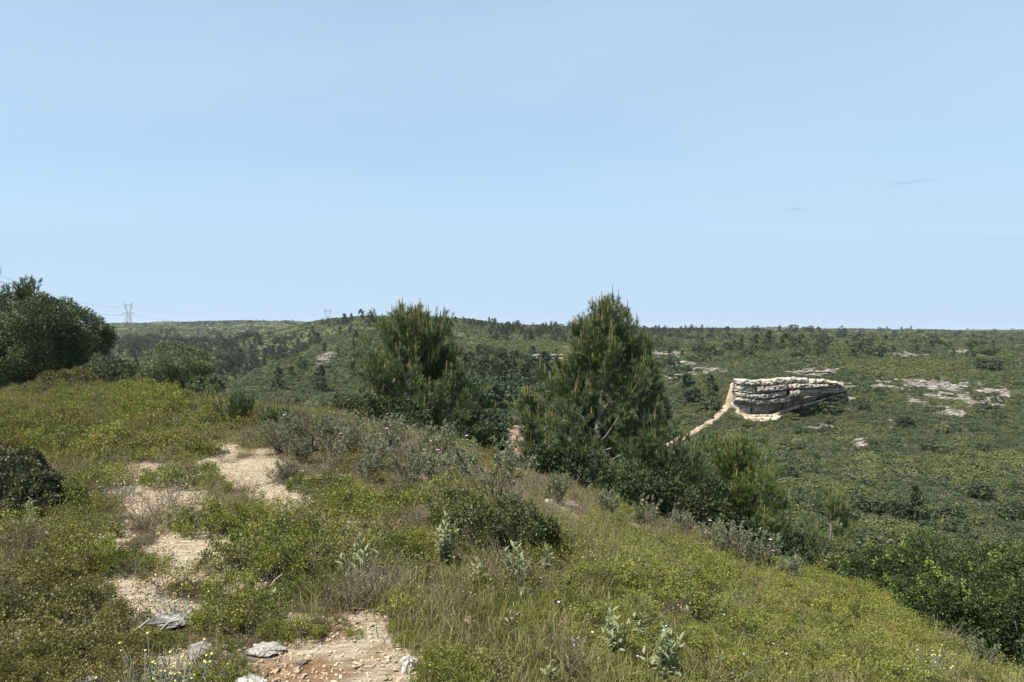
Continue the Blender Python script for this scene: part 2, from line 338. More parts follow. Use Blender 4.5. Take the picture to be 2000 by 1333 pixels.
def _k(a, b):
    r2 = ((a[:, None] - b[None]) ** 2).sum(-1) + 1e-9
    return 0.5 * r2 * np.log(r2)
CU = uv(CP[:, 0], CP[:, 1]); nC = len(CU)
AA = np.zeros((nC + 3, nC + 3)); AA[:nC, :nC] = _k(CU, CU) + np.eye(nC) * 0.002
AA[:nC, nC] = 1; AA[:nC, nC + 1:] = CU; AA[nC, :nC] = 1; AA[nC + 1:, :nC] = CU.T
# interpolate height / (distance+6): a smooth surface at every scale
WT = 1.0 / (np.hypot(CP[:, 0], CP[:, 1]) + 8)
CW = np.linalg.solve(AA, np.concatenate([CP[:, 2] * WT, np.zeros(3)]))
def tps(x, y):
    sh = x.shape; x = x.ravel(); y = y.ravel(); U = uv(x, y); o = np.empty(len(x))
    for i in range(0, len(x), 20000):
        u = U[i:i + 20000]; o[i:i + 20000] = _k(u, CU) @ CW[:nC] + CW[nC] + u @ CW[nC + 1:]
    return (o * (np.hypot(x, y) + 8)).reshape(sh)

# cliff line in plan: from the left corner to the right end
def at_depth(px, py, d):
    dr = cast_dir(px, py); return EYE + dr * (d / dr[1])
CL0 = at_depth(1440, 742, 112.0); CL1 = at_depth(1645, 752, 115.5)
CLV = (CL1 - CL0)[:2]; CLLEN = float(np.hypot(*CLV)); CLT = CLV / CLLEN; CLN = np.array([CLT[1], -CLT[0]])  # CLN towards the camera
def raw_ground(x, y):
    r = np.hypot(x, y); z = tps(x, y)
    z = z + (fbm(x / 1.3, y / 1.3, 3) - .5) * .16 * smooth(1.5, 6, r) * (1 - .5 * smooth(30, 60, r))
    z = z + (fbm(x / 9, y / 9, 11) - .5) * 1.0 * smooth(20, 70, r)
    z = z + (fbm(x / 26, y / 26, 15) - .5) * 4.4 * smooth(120, 240, r)
    z = z + (fbm(x / 60, y / 60, 21) - .5) * 7.5 * smooth(150, 400, r)
    z = z + (fbm(x / 160, y / 160, 31) - .5) * 7.0 * smooth(350, 900, r)
    s = ((x - CL0[0]) * CLT[0] + (y - CL0[1]) * CLT[1]) / CLLEN
    t = -((x - CL0[0]) * CLN[0] + (y - CL0[1]) * CLN[1])           # >0 behind the face
    msk = smooth(-.06, .03, s) * (1 - smooth(.55, 1.12, s))
    z = z + msk * 2.7 * np.tanh((t - 1.6) / .7) * np.exp(-np.abs(t - 1.6) / 11)
    return z
front = np.linspace(-43, 43, 541)
back = np.concatenate([np.linspace(43, 317, 80)[1:-1]])
PHI = np.radians(np.concatenate([front, back]))            # -43 .. 317, periodic
RR = np.concatenate([np.geomspace(.25, 2, 16)[:-1], np.geomspace(2, 20, 150)[:-1], np.geomspace(20, 60, 55)[:-1],
                     np.geomspace(60, 220, 160)[:-1], np.geomspace(220, 1500, 130)[:-1], np.geomspace(1500, 9000, 25)])
GX = RR[:, None] * np.sin(PHI)[None]; GY = RR[:, None] * np.cos(PHI)[None]
GZ = raw_ground(GX, GY)
PHIW = np.concatenate([PHI, [PHI[0] + 2 * math.pi]]); GZW = np.concatenate([GZ, GZ[:, :1]], 1); LR = np.log(RR)
def ground(x, y):
    x = np.asarray(x, float); y = np.asarray(y, float)
    ph = np.arctan2(x, y); ph = np.where(ph < PHI[0], ph + 2 * math.pi, ph)
    i = np.clip(np.interp(ph, PHIW, np.arange(len(PHIW))), 0, len(PHIW) - 1.001)
    j = np.clip(np.interp(np.log(np.maximum(np.hypot(x, y), .26)), LR, np.arange(len(LR))), 0, len(LR) - 1.001)
    i0 = i.astype(int); j0 = j.astype(int); fi = i - i0; fj = j - j0
    return (GZW[j0, i0] * (1 - fi) + GZW[j0, i0 + 1] * fi) * (1 - fj) + (GZW[j0 + 1, i0] * (1 - fi) + GZW[j0 + 1, i0 + 1] * fi) * fj
TT = np.geomspace(1.5, 4000, 3500)
def hit(px, py, rmin=1.5):
    d = cast_dir(px, py); P = EYE + d[None] * TT[:, None]
    below = P[:, 2] < ground(P[:, 0], P[:, 1])
    cross = below & ~np.concatenate([[False], below[:-1]]) & (TT > rmin)
    if not cross.any(): return None
    k = int(np.argmax(cross)); return np.array([P[k, 0], P[k, 1], float(ground(P[k, 0], P[k, 1]))])
# running horizon per azimuth, for leaving out what no camera near here could see
ANG = (GZ - EYE[2]) / RR[:, None]; HMAX = np.maximum.accumulate(ANG, 0)
def visible(x, y, top, margin):
    r = np.hypot(x, y); ph = np.arctan2(x, y); ph = np.where(ph < PHI[0], ph + 2 * math.pi, ph)
    i = np.clip(np.round(np.interp(ph, PHI, np.arange(len(PHI)))).astype(int), 0, len(PHI) - 1)
    j = np.clip(np.interp(np.log(r * .985), LR, np.arange(len(LR))).astype(int), 0, len(LR) - 1)
    return (ground(x, y) + top - EYE[2]) / r > HMAX[j, i] - margin

# bare stony places: picture ellipses (cx, cy, rx, ry, strength) seen on the ground
BARE_NEAR = [(625, 1320, 195, 70, 1.3), (690, 1225, 75, 36, .8), (300, 1200, 105, 30, .95), (250, 1150, 90, 30, .8), (365, 1075, 75, 42, 1.0),
             (300, 975, 85, 38, 1.0), (475, 925, 72, 28, 1.05), (420, 890, 45, 22, 1.0), (545, 965, 62, 22, 1.05), (270, 925, 60, 25, .9), (470, 1155, 60, 22, .6),
             (350, 1010, 70, 25, .7), (560, 1210, 80, 26, .8), (330, 1280, 90, 30, .7), (200, 1320, 90, 25, .6), (130, 1130, 40, 40, .5),
             (950, 1130, 40, 25, .5), (1080, 990, 40, 12, .8), (1120, 1015, 30, 10, .7), (220, 1060, 60, 25, .5), (680, 1020, 40, 14, .5)]
BARE_FAR = [(1890, 780, 110, 18, 1.0), (1860, 800, 60, 16, .9), (1800, 752, 95, 9, 1.0), (1960, 772, 60, 14, 1.0), (1590, 728, 45, 7, 1.1), (1640, 780, 26, 12, .9),
            (1290, 693, 45, 7, 1.0), (1330, 712, 26, 6, 1.0), (1390, 725, 40, 9, .8), (1325, 737, 22, 5, .9), (1475, 842, 60, 7, .35), (1610, 838, 40, 7, .8), (1680, 865, 18, 14, .6), (1740, 830, 18, 8, .7),
            (628, 705, 14, 12, .9), (650, 694, 28, 5, .8), (455, 660, 22, 4, .8), (1010, 860, 13, 24, 1.6), (1000, 838, 30, 5, 1.1), (1770, 692, 40, 4, .7), (1880, 687, 25, 3, .7), (1720, 692, 30, 3, .6),
            (1150, 700, 30, 6, .7), (1640, 1092, 34, 10, .8), (1700, 1085, 14, 7, .8), (1820, 1130, 18, 6, .7), (1990, 1015, 14, 6, .5), (480, 782, 14, 3, .7), (680, 785, 14, 4, .6), (525, 758, 10, 3, .6)]
def ell(px, py, lst):
    t = np.zeros(np.shape(px))
    for cx, cy, rx, ry, s in lst: t = np.maximum(t, s * np.exp(-(((px - cx) / rx) ** 2 + ((py - cy) / ry) ** 2) * .9))
    return t
def bareness(x, y):
    z = ground(x, y); px, py = project(np.stack([x, y, z], -1)); r = np.hypot(x, y)
    n = fbm(x / .35, y / .35, 41, 4) - .5; nf = (fbm(x / 1.9, y / 1.9, 51, 4) - .5) * 2.0
    near = (r < 26) & (y > 0)
    b = np.where(near, ell(px, py, BARE_NEAR) * .92 + n * 1.0, 0)
    far = (r > 38) & (y > 0)
    e = ell(px, py, BARE_FAR); return np.where(far, e * (.85 + 2.3 * nf) - .04, b)

def ground_mat():
    m, N, L = new_mat("stony ground")
    out = N.new("ShaderNodeOutputMaterial"); bs = N.new("ShaderNodeBsdfPrincipled"); bs.inputs["Roughness"].default_value = .95
    bs.inputs["Specular IOR Level"].default_value = .1
    tc = N.new("ShaderNodeTexCoord")
    def noise(sc, det=6, ro=.6, vec=None, dist=0):
        n = N.new("ShaderNodeTexNoise"); n.inputs["Scale"].default_value = sc; n.inputs["Detail"].default_value = det
        n.inputs["Roughness"].default_value = ro; n.inputs["Distortion"].default_value = dist
        L.new(vec or tc.outputs["Object"], n.inputs["Vector"]); return n.outputs["Fac"]
    mp = N.new("ShaderNodeMapping"); mp.inputs["Rotation"].default_value = (0, 0, -.35); mp.inputs["Scale"].default_value = (.55, 1.9, 1)
    L.new(tc.outputs["Object"], mp.inputs["Vector"])
    strata = noise(11, 8, .72, mp.outputs[0], .8)
    gravel = ramp_node(N, [(.30, (.17, .115, .072)), (.40, (.37, .285, .185)), (.50, (.53, .445, .32)), (.70, (.60, .53, .42))]); L.new(strata, gravel.inputs[0])
    red = ramp_node(N, [(.3, (.17, .085, .042)), (.55, (.33, .20, .105)), (.75, (.44, .31, .19))]); L.new(noise(14, 6, .7), red.inputs[0])
    ear = N.new("ShaderNodeAttribute"); ear.attribute_name = "earth"
    rsum = N.new("ShaderNodeMath"); rsum.operation = 'ADD'; L.new(noise(2.2, 5), rsum.inputs[0]); L.new(ear.outputs["Fac"], rsum.inputs[1])
    rf = N.new("ShaderNodeMapRange"); rf.inputs["From Min"].default_value = .62; rf.inputs["From Max"].default_value = .80; L.new(rsum.outputs[0], rf.inputs["Value"])
    mixa = N.new("ShaderNodeMix"); mixa.data_type = 'RGBA'; L.new(rf.outputs[0], mixa.inputs["Factor"]); L.new(gravel.outputs[0], mixa.inputs["A"]); L.new(red.outputs[0], mixa.inputs["B"])
    soil = ramp_node(N, [(.25, (.055, .042, .028)), (.5, (.11, .082, .050)), (.75, (.20, .15, .095))]); L.new(noise(7, 7, .7), soil.inputs[0])
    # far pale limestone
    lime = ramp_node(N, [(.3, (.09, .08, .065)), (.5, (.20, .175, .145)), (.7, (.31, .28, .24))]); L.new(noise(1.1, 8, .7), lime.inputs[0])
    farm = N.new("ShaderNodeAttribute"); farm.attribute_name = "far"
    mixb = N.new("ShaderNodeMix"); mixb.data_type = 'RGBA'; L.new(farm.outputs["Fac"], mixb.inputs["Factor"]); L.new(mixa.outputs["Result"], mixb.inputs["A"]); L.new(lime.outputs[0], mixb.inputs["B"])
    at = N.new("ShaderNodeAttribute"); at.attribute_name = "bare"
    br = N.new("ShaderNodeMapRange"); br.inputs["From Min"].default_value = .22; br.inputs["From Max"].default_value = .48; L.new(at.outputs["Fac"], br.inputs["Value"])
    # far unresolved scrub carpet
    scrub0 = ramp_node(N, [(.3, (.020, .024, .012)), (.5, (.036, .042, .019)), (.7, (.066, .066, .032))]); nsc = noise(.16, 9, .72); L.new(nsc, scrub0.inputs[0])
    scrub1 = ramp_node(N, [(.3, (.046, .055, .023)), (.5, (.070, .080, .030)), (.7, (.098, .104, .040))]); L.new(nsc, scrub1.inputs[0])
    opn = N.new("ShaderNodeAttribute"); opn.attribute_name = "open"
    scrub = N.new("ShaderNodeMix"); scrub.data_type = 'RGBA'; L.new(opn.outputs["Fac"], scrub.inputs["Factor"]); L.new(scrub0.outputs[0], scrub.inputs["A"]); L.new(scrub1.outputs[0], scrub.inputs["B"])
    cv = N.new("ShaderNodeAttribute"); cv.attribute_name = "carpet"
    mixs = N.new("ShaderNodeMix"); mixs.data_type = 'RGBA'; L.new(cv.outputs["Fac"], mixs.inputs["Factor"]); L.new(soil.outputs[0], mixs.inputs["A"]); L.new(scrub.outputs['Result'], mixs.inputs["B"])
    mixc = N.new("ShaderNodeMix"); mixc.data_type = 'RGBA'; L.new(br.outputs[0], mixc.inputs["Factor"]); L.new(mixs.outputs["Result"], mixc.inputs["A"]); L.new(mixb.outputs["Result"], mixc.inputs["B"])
    L.new(mixc.outputs["Result"], bs.inputs["Base Color"])
    b = N.new("ShaderNodeBump"); b.inputs["Strength"].default_value = 1.0; b.inputs["Distance"].default_value = .09; L.new(strata, b.inputs["Height"]); L.new(b.outputs[0], bs.inputs["Normal"])
    L.new(bs.outputs[0], out.inputs[0]); return m
def build_ground():
    nr, nphi = GX.shape
    V = np.stack([GX, GY, GZ], -1).reshape(-1, 3); V = np.concatenate([V, [[0, 0, float(GZ[0].mean())]]])
    j, i = np.meshgrid(np.arange(nr - 1), np.arange(nphi), indexing='ij'); i2 = (i + 1) % nphi
    Q = np.stack([j * nphi + i, j * nphi + i2, (j + 1) * nphi + i2, (j + 1) * nphi + i], -1).reshape(-1, 4)[:, ::-1]
    c = len(V) - 1; T = np.stack([np.full(nphi, c), np.arange(nphi), (np.arange(nphi) + 1) % nphi], -1)[:, ::-1]
    mb = MB(); mb.V = [V]; mb.A = [np.zeros(len(V))]; mb.Q = [Q]; mb.T = [T]; mb.QM = [np.zeros(len(Q))]; mb.TM = [np.zeros(len(T))]; mb.n = len(V)
    me = mb.mesh("ground", ground_mat(), True)
    r = np.hypot(V[:, 0], V[:, 1])
    vpx, vpy = project(V); near_ = (V[:, 1] > 0) & (r < 12)
    earth = np.where(near_, ell(vpx, vpy, [(560, 1300, 130, 55, .38), (640, 1235, 90, 30, .18), (270, 920, 50, 20, .25), (400, 1230, 60, 30, .2), (130, 1140, 60, 30, .25)]), 0)
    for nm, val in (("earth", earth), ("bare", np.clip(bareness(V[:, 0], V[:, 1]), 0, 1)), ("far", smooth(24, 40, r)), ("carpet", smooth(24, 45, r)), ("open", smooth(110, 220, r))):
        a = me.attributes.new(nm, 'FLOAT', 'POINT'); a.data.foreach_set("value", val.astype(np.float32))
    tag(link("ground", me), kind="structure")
build_ground()

# ------------------------------------------------------------------ scatter (uncountable growth only)
def scatter(name, meshes, P, scale, rot, label, cat=None, seed=0, var=None):
    """one 'stuff' object: points carrying rotation, scale and variant, meshes set on them by geometry nodes"""
    n = len(P); me = bpy.data.meshes.new(name); me.vertices.add(n); me.vertices.foreach_set("co", np.asarray(P, np.float32).ravel())
    def attr(nm, ty, key, arr): a = me.attributes.new(nm, ty, 'POINT'); a.data.foreach_set(key, arr)
    attr("rot", 'FLOAT_VECTOR', "vector", np.asarray(rot, np.float32).ravel())
    attr("scl", 'FLOAT_VECTOR', "vector", np.asarray(scale, np.float32).ravel())
    attr("var", 'INT', "value", (np.random.default_rng(seed).integers(0, len(meshes), n) if var is None else np.asarray(var)).astype(np.int32))
    o = link(name, me); tag(o, label, cat, None, "stuff")
    ng = bpy.data.node_groups.new(name, 'GeometryNodeTree')
    ng.interface.new_socket("Geometry", in_out='INPUT', socket_type='NodeSocketGeometry')
    ng.interface.new_socket("Geometry", in_out='OUTPUT', socket_type='NodeSocketGeometry')
    N = ng.nodes; L = ng.links; gi = N.new("NodeGroupInput"); go = N.new("NodeGroupOutput")
    jn = N.new("GeometryNodeJoinGeometry")
    for k, mm in enumerate(meshes):
        src = bpy.data.objects.new(mm.name + "_source", mm)
        oi = N.new("GeometryNodeObjectInfo"); oi.inputs["Object"].default_value = src; oi.inputs["As Instance"].default_value = True
        L.new(oi.outputs["Geometry"], jn.inputs[0])
    ip = N.new("GeometryNodeInstanceOnPoints"); L.new(gi.outputs[0], ip.inputs["Points"]); L.new(jn.outputs[0], ip.inputs["Instance"])
    ip.inputs["Pick Instance"].default_value = True
    for nm, dt, sock in (("rot", 'FLOAT_VECTOR', "Rotation"), ("scl", 'FLOAT_VECTOR', "Scale"), ("var", 'INT', "Instance Index")):
        na = N.new("GeometryNodeInputNamedAttribute"); na.data_type = dt; na.inputs["Name"].default_value = nm
        L.new(na.outputs["Attribute"], ip.inputs[sock])
    L.new(ip.outputs[0], go.inputs[0])
    md = o.modifiers.new("scatter", 'NODES'); md.node_group = ng
    return o
def rand_rot(n, tilt=.15): return np.stack([RNG.normal(0, tilt, n), RNG.normal(0, tilt, n), RNG.uniform(0, 6.283, n)], -1)

# ------------------------------------------------------------------ plant meshes
def dome_points(n, rng, h=1.0, flat=.0):
    """points and outward normals on an uneven dome of unit radius"""
    v = unit(rng.normal(size=(n, 3))); v[:, 2] = np.abs(v[:, 2]) * (1 - flat); v = unit(v)
    a = np.arctan2(v[:, 1], v[:, 0])
    s = rng.integers(0, 9999)
    k = .72 + .55 * fbm(v[:, 0] * 2.2 + 5, v[:, 1] * 2.2 + v[:, 2] * 1.7 + 5, int(s), 3)
    return v * k[:, None] * [1, 1, h], v
def scrub_mesh(seed, mat, n=900, leaf=.020, h=.8, stems=30, clumps=26, name="scrub"):
    """low prickly-oak clump of unit radius .25 m: shoots carrying small leaves, dark inside by shade"""
    rng = np.random.default_rng(seed); mb = MB(); R = .25
    C, Nn = dome_points(clumps, rng, h); C = C * R * rng.uniform(.55, 1.0, (clumps, 1)); C[:, 2] += .02
    idx = rng.integers(0, clumps, n); cl = rng.uniform(0, 1, clumps)
    d = unit(rng.normal(size=(n, 3)) * .8 + Nn[idx] * .55 + [0, 0, .35])
    P = C[idx] + d * rng.uniform(.008, .06, (n, 1)); P[:, 2] = np.maximum(P[:, 2], .005)
    lv = np.clip(cl[idx] * .55 + rng.uniform(0, .45, n), 0, 1)
    leaves(mb, P, d + rng.normal(size=(n, 3)) * .5, rng.uniform(.75, 1.25, n) * leaf, rng.uniform(.6, .8, n) * leaf, lv, rng)
    st = MB(); k = rng.integers(0, clumps, stems); base = rng.normal(0, .07, (stems, 3)); base[:, 2] = -.03
    beams(st, base, C[k] + rng.normal(0, .01, (stems, 3)), .0032)
    return mb.mesh(name + "_foliage", mat), st.mesh(name + "_stems", M['twig'])
def joined_scrub(seed, mat, **k):
    rng = np.random.default_rng(seed); mb = MB(); R = .25
    n = k.get('n', 620); clumps = k.get('clumps', 20); leaf = k.get('leaf', .0175); h = k.get('h', .8)
    C, Nn = dome_points(clumps, rng, h); C = C * R * rng.uniform(.45, 1.0, (clumps, 1)); C[:, 2] += .02
    idx = rng.integers(0, clumps, n); cl = rng.uniform(0, 1, clumps)
    d = unit(rng.normal(size=(n, 3)) * .8 + Nn[idx] * .5 + [0, 0, .35])
    P = C[idx] + d * rng.uniform(.01, .075, (n, 1)); P[:, 2] = np.maximum(P[:, 2], .004)
    lv = np.clip(cl[idx] * .5 + rng.uniform(0, .5, n), 0, 1)
    leaves(mb, P, d + rng.normal(size=(n, 3)) * .5, rng.uniform(.75, 1.3, n) * leaf, rng.uniform(.6, .85, n) * leaf, lv, rng)
    ns = 12; kk = rng.integers(0, clumps, ns); b = rng.normal(0, .06, (ns, 3)); b[:, 2] = -.03
    beams(mb, b, C[kk], .0035, .5, 1)
    return mb.mesh("scrub_tuft", [mat, M['twig']])
def far_shrub(seed, mat, n=150, leaf=.13):
    """metre-wide scrub cushion for the far slopes"""
    rng = np.random.default_rng(seed); mb = MB()
    P, Nn = dome_points(n, rng, .75); P *= .5 * rng.uniform(.65, 1.02, (n, 1))
    cl = fbm(P[:, 0] * 7 + 3, P[:, 1] * 7 + P[:, 2] * 5 + 3, seed, 2)
    lv = np.clip((cl - .5) * 1.4 + .5 + rng.normal(0, .18, n), 0, 1)
    pads(mb, P, Nn * [1, 1, 1.3], rng.uniform(.7, 1.3, n) * leaf, rng.uniform(.6, .9, n) * leaf, lv, rng, 0, .5)
    return mb.mesh("far_shrub", mat)
def crown_oak(seed, mat, W, H, base, n, leaf, clumps, shape=.5, rmin=.10, rmax=.20, sprouts=0):
    """holm-oak crown: leaf clumps over an uneven ellipsoid (half width W, height H above 'base')"""
    rng = np.random.default_rng(seed); mb = MB()
    v = unit(rng.normal(size=(clumps, 3))); v[:, 2] = v[:, 2] * .9 + .12
    k = .80 + .42 * fbm(v[:, 0] * 1.7 + 9, v[:, 1] * 1.7 + v[:, 2] * 1.9 + 9, seed, 3)
    k = k * np.where(rng.uniform(size=clumps) < .3, rng.uniform(.5, .85, clumps), 1)
    C = v * k[:, None] * [W, W * .9, H * .5] + [0, 0, base + H * .5]
    C[:, 2] = np.maximum(C[:, 2], base * .6 + .05)
    R = rng.uniform(rmin, rmax, clumps) * W * 1.6; cl = rng.uniform(0, 1, clumps) ** 1.5
    idx = rng.integers(0, clumps, n)
    d = unit(rng.normal(size=(n, 3)) + unit(v)[idx] * .65 + [0, 0, .35])
    P = C[idx] + d * (R[idx] * rng.uniform(.25, 1.0, n) ** .6)[:, None]; P[:, 2] = np.maximum(P[:, 2], .03)
    lv = np.clip(.10 + cl[idx] * .38 + rng.uniform(0, .34, n) + np.where(rng.uniform(size=n) < .05, .35, 0), 0, 1)
    leaves(mb, P, d + rng.normal(size=(n, 3)) * .6, rng.uniform(.7, 1.3, n) * leaf, rng.uniform(.45, .62, n) * leaf, lv, rng)
    if sprouts:
        sv = unit(rng.normal(size=(sprouts, 3)) * [1, 1, .6] + [0, 0, .7]); 
        near = C[rng.integers(0, clumps, sprouts)]; S0 = near + sv * rmax * W * 1.1
        m = 16; ii = np.repeat(np.arange(sprouts), m); t = np.tile(np.linspace(.1, 1, m), sprouts)
        ax = unit(sv[ii] * .6 + [0, 0, .7]); PP = S0[ii] + ax * (t * .11)[:, None]
        leaves(mb, PP, ax * .6 + rng.normal(size=(len(PP), 3)) * .7, leaf * 1.15, leaf * .6, .93, rng)
    tr = MB(); nb = 16
    top = np.array([0, 0, base + H * .45]); tube(tr, [[0, 0, -.15], [.04, .02, base * .6 + .05], top * [1, 1, .7]], [.07 * H / 3 + .03, .06 * H / 3 + .02, .03], 7)
    for q in rng.integers(0, clumps, nb):
        mid = C[q] * .5 + np.array([0, 0, base * .5]) + rng.normal(0, .05, 3)
        tube(tr, [[0, 0, base * .5], mid, C[q]], [.016 * W + .006, .010 * W + .004, .005], 4)
    return [("crown", mb.mesh("oak_crown", mat)), ("trunk", tr.mesh("oak_trunk", M['bark'], True))]
def pine(seed, H, W, n_whorl=13, low=.06, needle=.095, nw=.0085, per=32, candles=.35, dens=1.0, lean=.05, curve=.75, mat='needle'):
    """young Aleppo pine: leader, rising whorled branches, shoots clothed in needles, tan candles at the tips"""
    rng = np.random.default_rng(seed); tr = MB(); nd = MB(); ca = MB(); dead = MB()
    lx, ly = rng.normal(0, lean, 2) * H
    trunk = lambda t: np.array([lx * t * t + .03 * H * math.sin(4 * t + seed), ly * t * t, H * t])
    ts = np.linspace(0, 1, 9); tube(tr, [trunk(t) - np.array([0, 0, .2 if t == 0 else 0]) for t in ts], np.interp(ts, [0, 1], [.022 * H + .015, .008]), 7)
    SP = []; SD = []; SL = []; SV = []
    for w in range(n_whorl):
        t = low + (.97 - low) * (w + rng.uniform(-.3, .3)) / n_whorl; t = min(max(t, low), .97)
        for b in range(int(rng.integers(3, 6))):
            az = rng.uniform(0, 6.283); prof = (1 - t) ** curve * (.62 + .38 * min(1, t / .22))
            Lb = (W * prof * rng.uniform(.62, 1.18) + .05 * H) * (1 + .25 * t)
            el = math.radians(16 + 52 * t) + rng.normal(0, .12)
            o = trunk(t); h = np.array([math.cos(az), math.sin(az), 0]); pts = []
            for q_ in np.linspace(0, 1, 6):
                pts.append(o + h * Lb * q_ * math.cos(el) + np.array([0, 0, Lb * (math.sin(el) * q_ + .26 * q_ * q_)]))
            pts = np.array(pts) + rng.normal(0, .012 * Lb, (6, 3)); tube(tr, pts, np.linspace(.014 + .009 * Lb, .005, 6), 4)
            cr = rng.uniform(0, 1)
            nt = max(3, int(10.5 * Lb * dens + 3))
            for k in range(nt):
                s = .28 + .72 * (k + rng.uniform()) / nt; p = np.array([np.interp(s, np.linspace(0, 1, 6), pts[:, a]) for a in range(3)])
                side = rng.uniform(0, 6.283); tl = Lb * .38 * (1.15 - s) * rng.uniform(.5, 1.2) + .08
                dr = unit(h * .7 + np.array([math.cos(side), math.sin(side), 0]) * .9 + np.array([0, 0, .45 + .5 * t]) + rng.normal(0, .15, 3))
                e = p + dr * tl; SPk = max(1, int(round(tl / .13)))
                beams(tr, [p], [e], .004)
                for q in range(SPk + 1):
                    f = (q + 1) / (SPk + 1); bp = p + dr * tl * f
                    sd_ = unit(dr * .55 + rng.normal(0, .35, 3) + np.array([0, 0, .75])); sl = rng.uniform(.10, .20)
                    SP.append(bp); SD.append(sd_); SL.append(sl); SV.append(.35 * cr + .30 * rng.uniform() + .25 * (f > .99))
                if rng.uniform() < candles * (.25 + t):
                    tip = e + np.array([0, 0, .10]); ca_l = rng.uniform(.09, .22)
                    SP.append(e); SD.append(unit(np.array([0, 0, 1]) + rng.normal(0, .12, 3))); SL.append(.14); SV.append(.7)
                    tube(ca, [tip, tip + np.array([rng.normal(0, .008), rng.normal(0, .008), ca_l])], [.013, .006], 4, rng.uniform())
            if rng.uniform() < .28 and t < .6:
                for z in range(5):
                    s = rng.uniform(.2, .7); p = np.array([np.interp(s, np.linspace(0, 1, 6), pts[:, a]) for a in range(3)])
                    beams(dead, [p], [p + unit(h + rng.normal(0, .8, 3)) * rng.uniform(.1, .3)], .0045)
    # leader shoots
    for q in range(14):
        bp = trunk(.90 + .10 * rng.uniform()) + rng.normal(0, .02, 3); SP.append(bp); SD.append(unit(np.array([0, 0, 1.3]) + rng.normal(0, .3, 3))); SL.append(.24); SV.append(.6)
    tube(ca, [trunk(1.0), trunk(1.0) + np.array([0, 0, .20])], [.012, .006], 4, .6)
    SP = np.array(SP); SD = np.array(SD); SL = np.array(SL); SV = np.clip(np.array(SV), 0, 1); n = len(SP)
    ii = np.repeat(np.arange(n), per); f = rng.uniform(0, 1, len(ii))
    d = unit(SD[ii] * 1.0 + unit(rng.normal(size=(len(ii), 3))) * .80)
    P = SP[ii] + SD[ii] * (SL[ii] * f)[:, None]
    needles(nd, P, d, rng.uniform(.7, 1.15, len(ii)) * needle, nw, np.clip(SV[ii] + rng.uniform(-.12, .12, len(ii)), 0, 1), rng)
    parts = [("trunk", tr.mesh("pine_trunk", M['bark'])), ("crown", nd.mesh("pine_crown", M[mat])), ("candles", ca.mesh("pine_candles", M['candle']), "stuff")]
    if dead.n: parts.append(("dead_twigs", dead.mesh("pine_dead_twigs", M['deadwood']), "stuff"))
    return parts
def far_pine(seed, slim=.33, n=420, round_=.0):
    """a pine one metre high, for scaling: trunk and clumped crown"""
    rng = np.random.default_rng(seed); mb = MB(); ncl = 34
    t = rng.uniform(.10, .97, ncl); prof = ((1 - t) ** .75 * (1 - round_) + np.sqrt(np.maximum(0, 1 - (2 * t - .95) ** 2)) * .8 * round_) * slim
    az = rng.uniform(0, 6.283, ncl); rad = prof * rng.uniform(.25, 1.05, ncl)
    C = np.stack([rad * np.cos(az), rad * np.sin(az), t], -1); cl = rng.uniform(0, 1, ncl)
    idx = rng.integers(0, ncl, n); d = unit(rng.normal(size=(n, 3)) + [0, 0, .4])
    P = C[idx] + d * rng.uniform(.01, .085, (n, 1)) * (1.25 - t[idx])[:, None]
    leaves(mb, P, d * .6 + rng.normal(size=(n, 3)) * .3 + [0, 0, .6], rng.uniform(.07, .13, n), rng.uniform(.030, .055, n), np.clip(cl[idx] * .6 + rng.uniform(0, .4, n), 0, 1), rng)
    tube(mb, [[0, 0, -.12], [.01, 0, .4], [0, .01, .93]], [.018, .012, .004], 5, .5, 1)
    return mb.mesh("far_pine", [M['needle_far'], M['bark']])
def round_tree(seed, mat, n=520):
    rng = np.random.default_rng(seed); mb = MB(); ncl = 40
    v = unit(rng.normal(size=(ncl, 3))); C = v * [.48, .48, .42] * rng.uniform(.65, 1.05, (ncl, 1)) + [0, 0, .52]; C[:, 2] = np.maximum(C[:, 2], .08)
    cl = rng.uniform(0, 1, ncl); idx = rng.integers(0, ncl, n); d = unit(rng.normal(size=(n, 3)) + v[idx] * .6 + [0, 0, .3])
    P = C[idx] + d * rng.uniform(.02, .15, (n, 1))
    pads(mb, P, d + [0, 0, .3], rng.uniform(.08, .15, n), rng.uniform(.05, .09, n), np.clip(cl[idx] * .6 + rng.uniform(0, .4, n), 0, 1), rng, 0, .45)
    tube(mb, [[0, 0, -.12], [.01, 0, .3], [0, .01, .6]], [.03, .022, .01], 5, .5, 1)
    return mb.mesh("round_crown", [mat, M['bark']])
